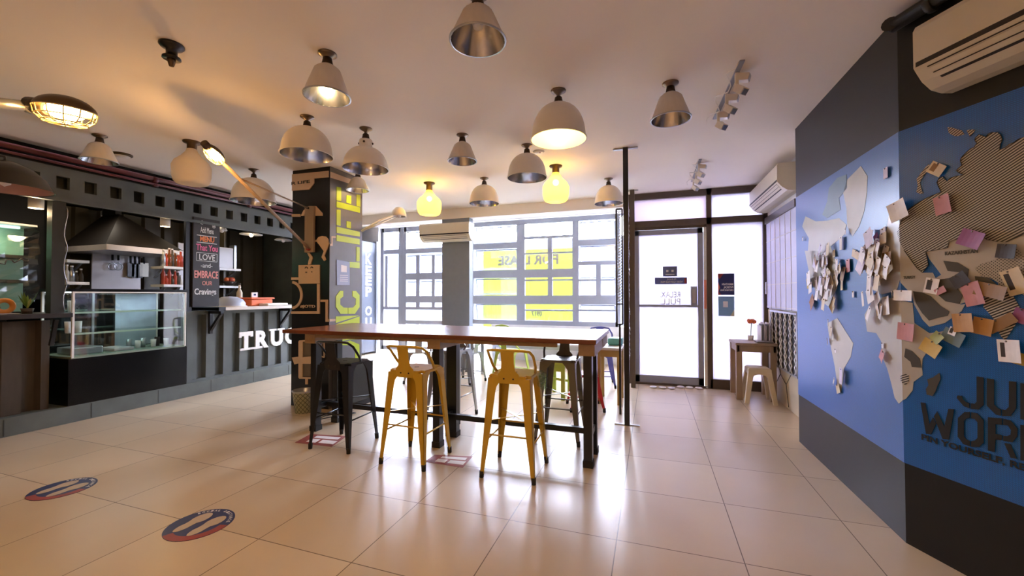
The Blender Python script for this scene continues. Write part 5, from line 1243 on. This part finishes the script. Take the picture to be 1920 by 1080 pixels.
# shelves with goods
def shelf(label, pa, pb, X, goods, wd=.28):
    a = on(*pa,X); b = on(*pb,X); root = thing('wall_shelf',label,'shelf',((X-wd/2),(a.y+b.y)/2,(a.z+b.z)/2))
    z = (a.z+b.z)/2; MB().box((X-wd,a.y,z-.035),(X,b.y,z)).build('board','letterwhite',root)
    for y in (a.y+.05,b.y-.05): MB().beam((X-wd,y,z-.16),(X-.08,y,z-.04),.02,.02).build('bracket','silver',root)
    return a.y,b.y,z
gl_b = mat('brown_glass_bottle',(.16,.05,.015),.2); gl_r = mat('red_sauce_bottle',(.42,.05,.02),.35); gl_w = mat('white_jar',(.6,.58,.52),.4)
def goods(X,y0,y1,z,n,label,grp,seed):
    rr = random.Random(seed)
    for k in range(n):
        y = y0+.04+(y1-y0-.08)*k/(max(1,n-1)); r = rr.uniform(.022,.034); h = rr.uniform(.12,.26); m_ = rr.choice([gl_b,gl_r,gl_w,Mt['wood'],Mt['silver']])
        t = thing('bottle',label,'bottle',(X,y,z+.001),grp); MB().lathe([(.0005,0),(r,0),(r,h*.6),(r*.45,h*.78),(r*.4,h),(.0005,h)],(X,y,z+.001),12).build('body',m_,t); MB().lathe([(.0005,h),(r*.5,h),(r*.5,h+.02),(.0005,h+.02)],(X,y,z+.001),10).build('cap','paper',t)
y0,y1,z = shelf('white shelf left of the splashback, the upper of the pair',(126,486),(168,489),-6.9,0)
y0,y1,z = shelf('white shelf left of the splashback, the lower of the pair',(126,527),(168,530),-6.9,0); goods(-7.0,y0,y1,z,4,'small dim bottle on the lower shelf left of the splashback','bottles left of the splashback',3)
y0,y1,z = shelf('white spice shelf beside the menu board, the upper of the pair',(307,499),(351,501),-6.5,0); goods(-6.58,y0,y1,z,7,'brown spice bottle on the upper shelf beside the menu board','bottles on the upper spice shelf',5)
y0,y1,z = shelf('white spice shelf beside the menu board, the lower of the pair',(307,533),(351,534),-6.5,0); goods(-6.58,y0,y1,z,7,'red brown bottle on the lower shelf beside the menu board','bottles on the lower spice shelf',8)
y0,y1,z = shelf('white shelf right of the menu board, the upper of the pair',(412,503),(452,504),-6.9,0)
root = thing('kitchen_box','white upright appliance on the upper shelf right of the menu board','appliance',(-7.0,on(425,500,-7).y,z)); yy = on(425,500,-7).y; MB().bevbox((-7.15,yy-.22,z+.001),(-6.95,yy+.08,z+.36),.01).build('body','steelwhite',root); MB().box((-7.1,yy+.12,z+.001),(-6.98,yy+.16,z+.42)).build('stand','silver',root)
y0,y1,z = shelf('white shelf right of the menu board, the lower of the pair',(412,535),(452,537),-6.9,0)
root = thing('fruit_bowl','bowl of red and orange goods on the lower shelf right of the menu board','bowl',(-7.0,(y0+y1)/2,z)); yy = (y0+y1)/2+.05
MB().lathe([(.0005,0),(.06,0),(.13,.08),(.12,.08),(.05,.015),(.0005,.01)],(-7.02,yy,z+.001),24).build('bowl','darkmetal',root)
for k in range(5): MB().ball((-7.02+.05*math.cos(k*1.3),yy+.06*math.sin(k*1.3),z+.11),.042).build('fruit',(gl_r,'orange','wood')[k%3],root)
# white wall tile area behind the spice shelf
MB().prism([on(333,455,-7.2),on(352,458,-7.2),on(352,545,-7.2),on(333,543,-7.2)],(1,0,0),.02).build('white_wall_strip','steelwhite',K)
# small cylinder spots under the roof beam
def cylspot(px,py0,py1,X,label,pw):
    a = on(px,py0,X); b = on(px,py1,X); root = thing('cylinder_spot',label,'spotlight',(a.x,a.y,b.z))
    MB().lathe([(.0005,a.z-b.z),(.055,a.z-b.z),(.055,0),(.048,0),(.046,.01)],(a.x,a.y,b.z),20).build('body','cream',root)
    MB().lathe([(.0005,.004),(.046,.004),(.046,.008),(.0005,.008)],(a.x,a.y,b.z),20).build('lens','kitchenglow',root)
    MB().cyl((a.x,a.y,a.z),(a.x,a.y,zb1),.012,None,8).build('stem','darkmetal',root)
    l = point('lamp_light',(0,0,-.04),pw,(1,.72,.42),.03); l.parent = root
cylspot(68,366,391,-5.85,'cream cylinder spot glowing under the container roof at far left',3.0)
cylspot(310,402,425,-6.3,'cream cylinder spot glowing over the stove hood',3.0)
def discl(px,py,hw,X,label,low=1):
    a = on(px,py,X); d = dep_of(a); r = hw*d/FPX*.72; root = thing('disc_lamp',label,'pendant lamp',a)
    MB().lathe([(.02,.05),(.06,.04),(r*.8,.02),(r,0),(r,-.012),(r*.95,-.012),(.02,.02)],a,28).build('lamp_shade','letterwhite',root); MB().cyl(a+Vector((0,0,.03)),Vector((a.x,a.y,zb1)),.008,None,8).build('rod','darkmetal',root)
    MB().ball(a+Vector((0,0,-.02)),.03).build('bulb','kitchenglow' if low else 'paper',root)
discl(471,439,26,-6.6,'white disc lamp shade hanging in the kitchen right of the menu board')
discl(531,450,20,-6.6,'white disc lamp shade nearest the column, half hidden by it',0)
discl(416,431,12,-6.9,'small dim disc lamp directly right of the menu board top',0)
l = area('kitchen_area_light',(0,0,0),(0,0,0),.2,1.6,1.1,(1,.82,.6)); l.parent = K; l.location = (-.75,1.3,2.45)  # area lights over the kitchen, no fitting modelled
l = area('kitchen_area_light',(0,0,0),(0,0,0),.2,1.2,1.6,(1,.86,.7)); l.parent = K; l.location = (-.75,-.75,2.45)
# maroon pipes above the container
for k,(z,x,r,lb) in enumerate(((2.665,XK+.02,.028,'thick maroon pipe running along the ceiling edge above the container'),(2.60,XK+.035,.014,'thin maroon conduit directly below the thick maroon pipe'))):
    mb = MB().tube([(x,-.5,z),(x,6.5,z+.02)],r,12)
    for y in (1.9,3.2,4.4,5.8): mb.cyl((x,y,z),(x,y+.05,z),r*1.35)
    solo('pipe',mb,'maroon',lb,'pipe')
solo('string_lights', MB().tube([(XK+.012+.006*math.sin(t*1.7),2.455+.012*math.sin(t*.9),2.2-.05*t) for t in range(22)],.004,5),'silver','thin string of lights wound down the dark container post','string lights')

# far-left bay: counter, wrapped display fridge, plant, bread
root = thing('bay_counter','dark timber counter top over the far left bay of the container','counter',(XK-.1,1.2,1.06))
MB().bevbox((XK-.5,-.3,1.075),(XK+.06,2.50,1.12),.005).build('worktop',mat('near_black_timber',(.022,.016,.012),.5,var=.4),root)
for y in (1.2,2.38): mb = MB(); mb.beam((XK-.03,y,.80),(XK+.05,y,1.06),.03,.03,(0,1,0)); mb.build('bracket','black',root)
root = thing('wrapped_fridge','open display fridge covered with crumpled clear plastic wrap in the far left bay','display fridge',(-6.5,1.5,1.12))
fy0,fy1 = .6,min(2.46,on(101,480,-6.1).y); fz0,fz1 = 1.125,on(50,424,-6.1).z
MB().box((-6.38,fy0,fz0),(-6.35,fy1,fz1)).build('back_panel',mat('pale_teal_fridge_panel',(.26,.42,.30),.5,var=.35,scale=2),root)
MB().box((-6.38,fy0,fz1),(-6.1,fy1,fz1+.02)).build('top_panel','steelwhite',root)
zA, zB = on(50,479,-6.1).z, on(50,525,-6.1).z
for z in (zA,zB): MB().box((-6.35,fy0,z-.03),(-6.13,fy1,z)).build('wooden_shelf','wood',root)
n = 26; m_ = 14; vs = []; fs = []; rr = random.Random(4)
for i in range(n+1):
    for j in range(m_+1):
        y = fy0+(fy1-fy0)*i/n; z = fz0+.1+(fz1-fz0-.1)*j/m_; vs.append((-6.08+.02*math.sin(i*.9+j*1.1)+rr.uniform(-.012,.012)*(1+2*(i/n)),y,z))
for i in range(n):
    for j in range(m_): a = i*(m_+1)+j; fs.append((a,a+m_+1,a+m_+2,a+1))
MB().add(vs,fs).build('plastic_wrap','wrap',root)
MB().box((-6.20,fy0+.1,fz1-.03),(-6.16,fy1-.1,fz1-.005)).build('fridge_lamp',emat('cool_fridge_lamp',(.7,1,.9),.6),root)
l = area('fridge_light',(0,0,0),(0,0,0),.2,1.2,2.0,(.75,1,.85)); l.data.energy = 5; l.data.size = .05; l.data.size_y = 1.6; l.rotation_euler = (0,R(35),0); l.parent = root; l.location = (.33,-.1,fz1-1.12-.04)
ya_ = on(2,506,-6.1).y-.22; zs_ = on(2,506,-6.1).z+.02
mb = MB().tube([(-6.07,ya_+.016*t+.010*math.sin(t*1.9),zs_+.022*math.sin(t*1.25)+.004*t) for t in range(26)],.005,6); mb.build('script_lettering','wood',root)
root = thing('potted_plant','small plant with upright pale leaves on the dark counter beside the post','plant',(XK-.12,2.22,1.12))
c = Vector((XK-.10,2.24,1.121)); MB().lathe([(.0005,0),(.035,0),(.045,.05),(.038,.05),(.0005,.04)],c,16).build('pot','wood',root)
for k in range(9):
    a = k*.7; tip = c+Vector((.06*math.cos(a),.07*math.sin(a),.15+.03*(k%3))); s0 = c+Vector((0,0,.05)); w = Vector((-math.sin(a),math.cos(a),0))*.012; md = (s0+tip)/2+Vector((.01*math.cos(a),.01*math.sin(a),.02))
    MB().add([s0-w*.4,md-w,tip,md+w,s0+w*.4,md+Vector((0,0,.003))],[(0,1,5),(1,2,5),(2,3,5),(3,4,5),(4,0,5)]).build('leaf',mat('pale_green_leaf',(.36,.40,.10),.5) if k==0 else 'leaf',root)
g = on(8,578,-5.75); root = thing('bread_ring','orange glazed ring bread at the left edge on the dark counter','bread',(g.x,g.y,1.121))
MB().tube([(g.x+.0,g.y+.055*math.cos(t),1.121+.075+.055*math.sin(t)) for t in [i*.393 for i in range(16)]],.022,10,closed=True).build('ring',mat('glazed_orange_crust',(.62,.25,.05),.35),root)
MB().box((g.x-.05,g.y-.08,1.121),(g.x+.05,g.y+.08,1.129)).build('plate','steelwhite',root)
root = thing('dark_arrangement','low row of dark dried flowers with bright specks under the wrapped shelves','flowers',(-5.9,1.6,1.12))
mb = MB()
for k in range(30): mb.tube([(-5.9+.05*math.sin(k),1.35+.028*k,1.12),(-5.88+.07*math.sin(k*2.1),1.35+.028*k+.03*math.cos(k),1.20+.03*(k%4))],.004,5)
mb.build('stems',mat('dark_red_brown_stem',(.10,.03,.02),.6),root)
mb = MB()
for k in range(14): mb.ball((-5.86+.05*math.sin(k*1.7),1.38+.058*k,1.22+.025*(k%3)),.009,(1,1,1),6)
mb.build('berries','cream',root)['kind'] = 'stuff'
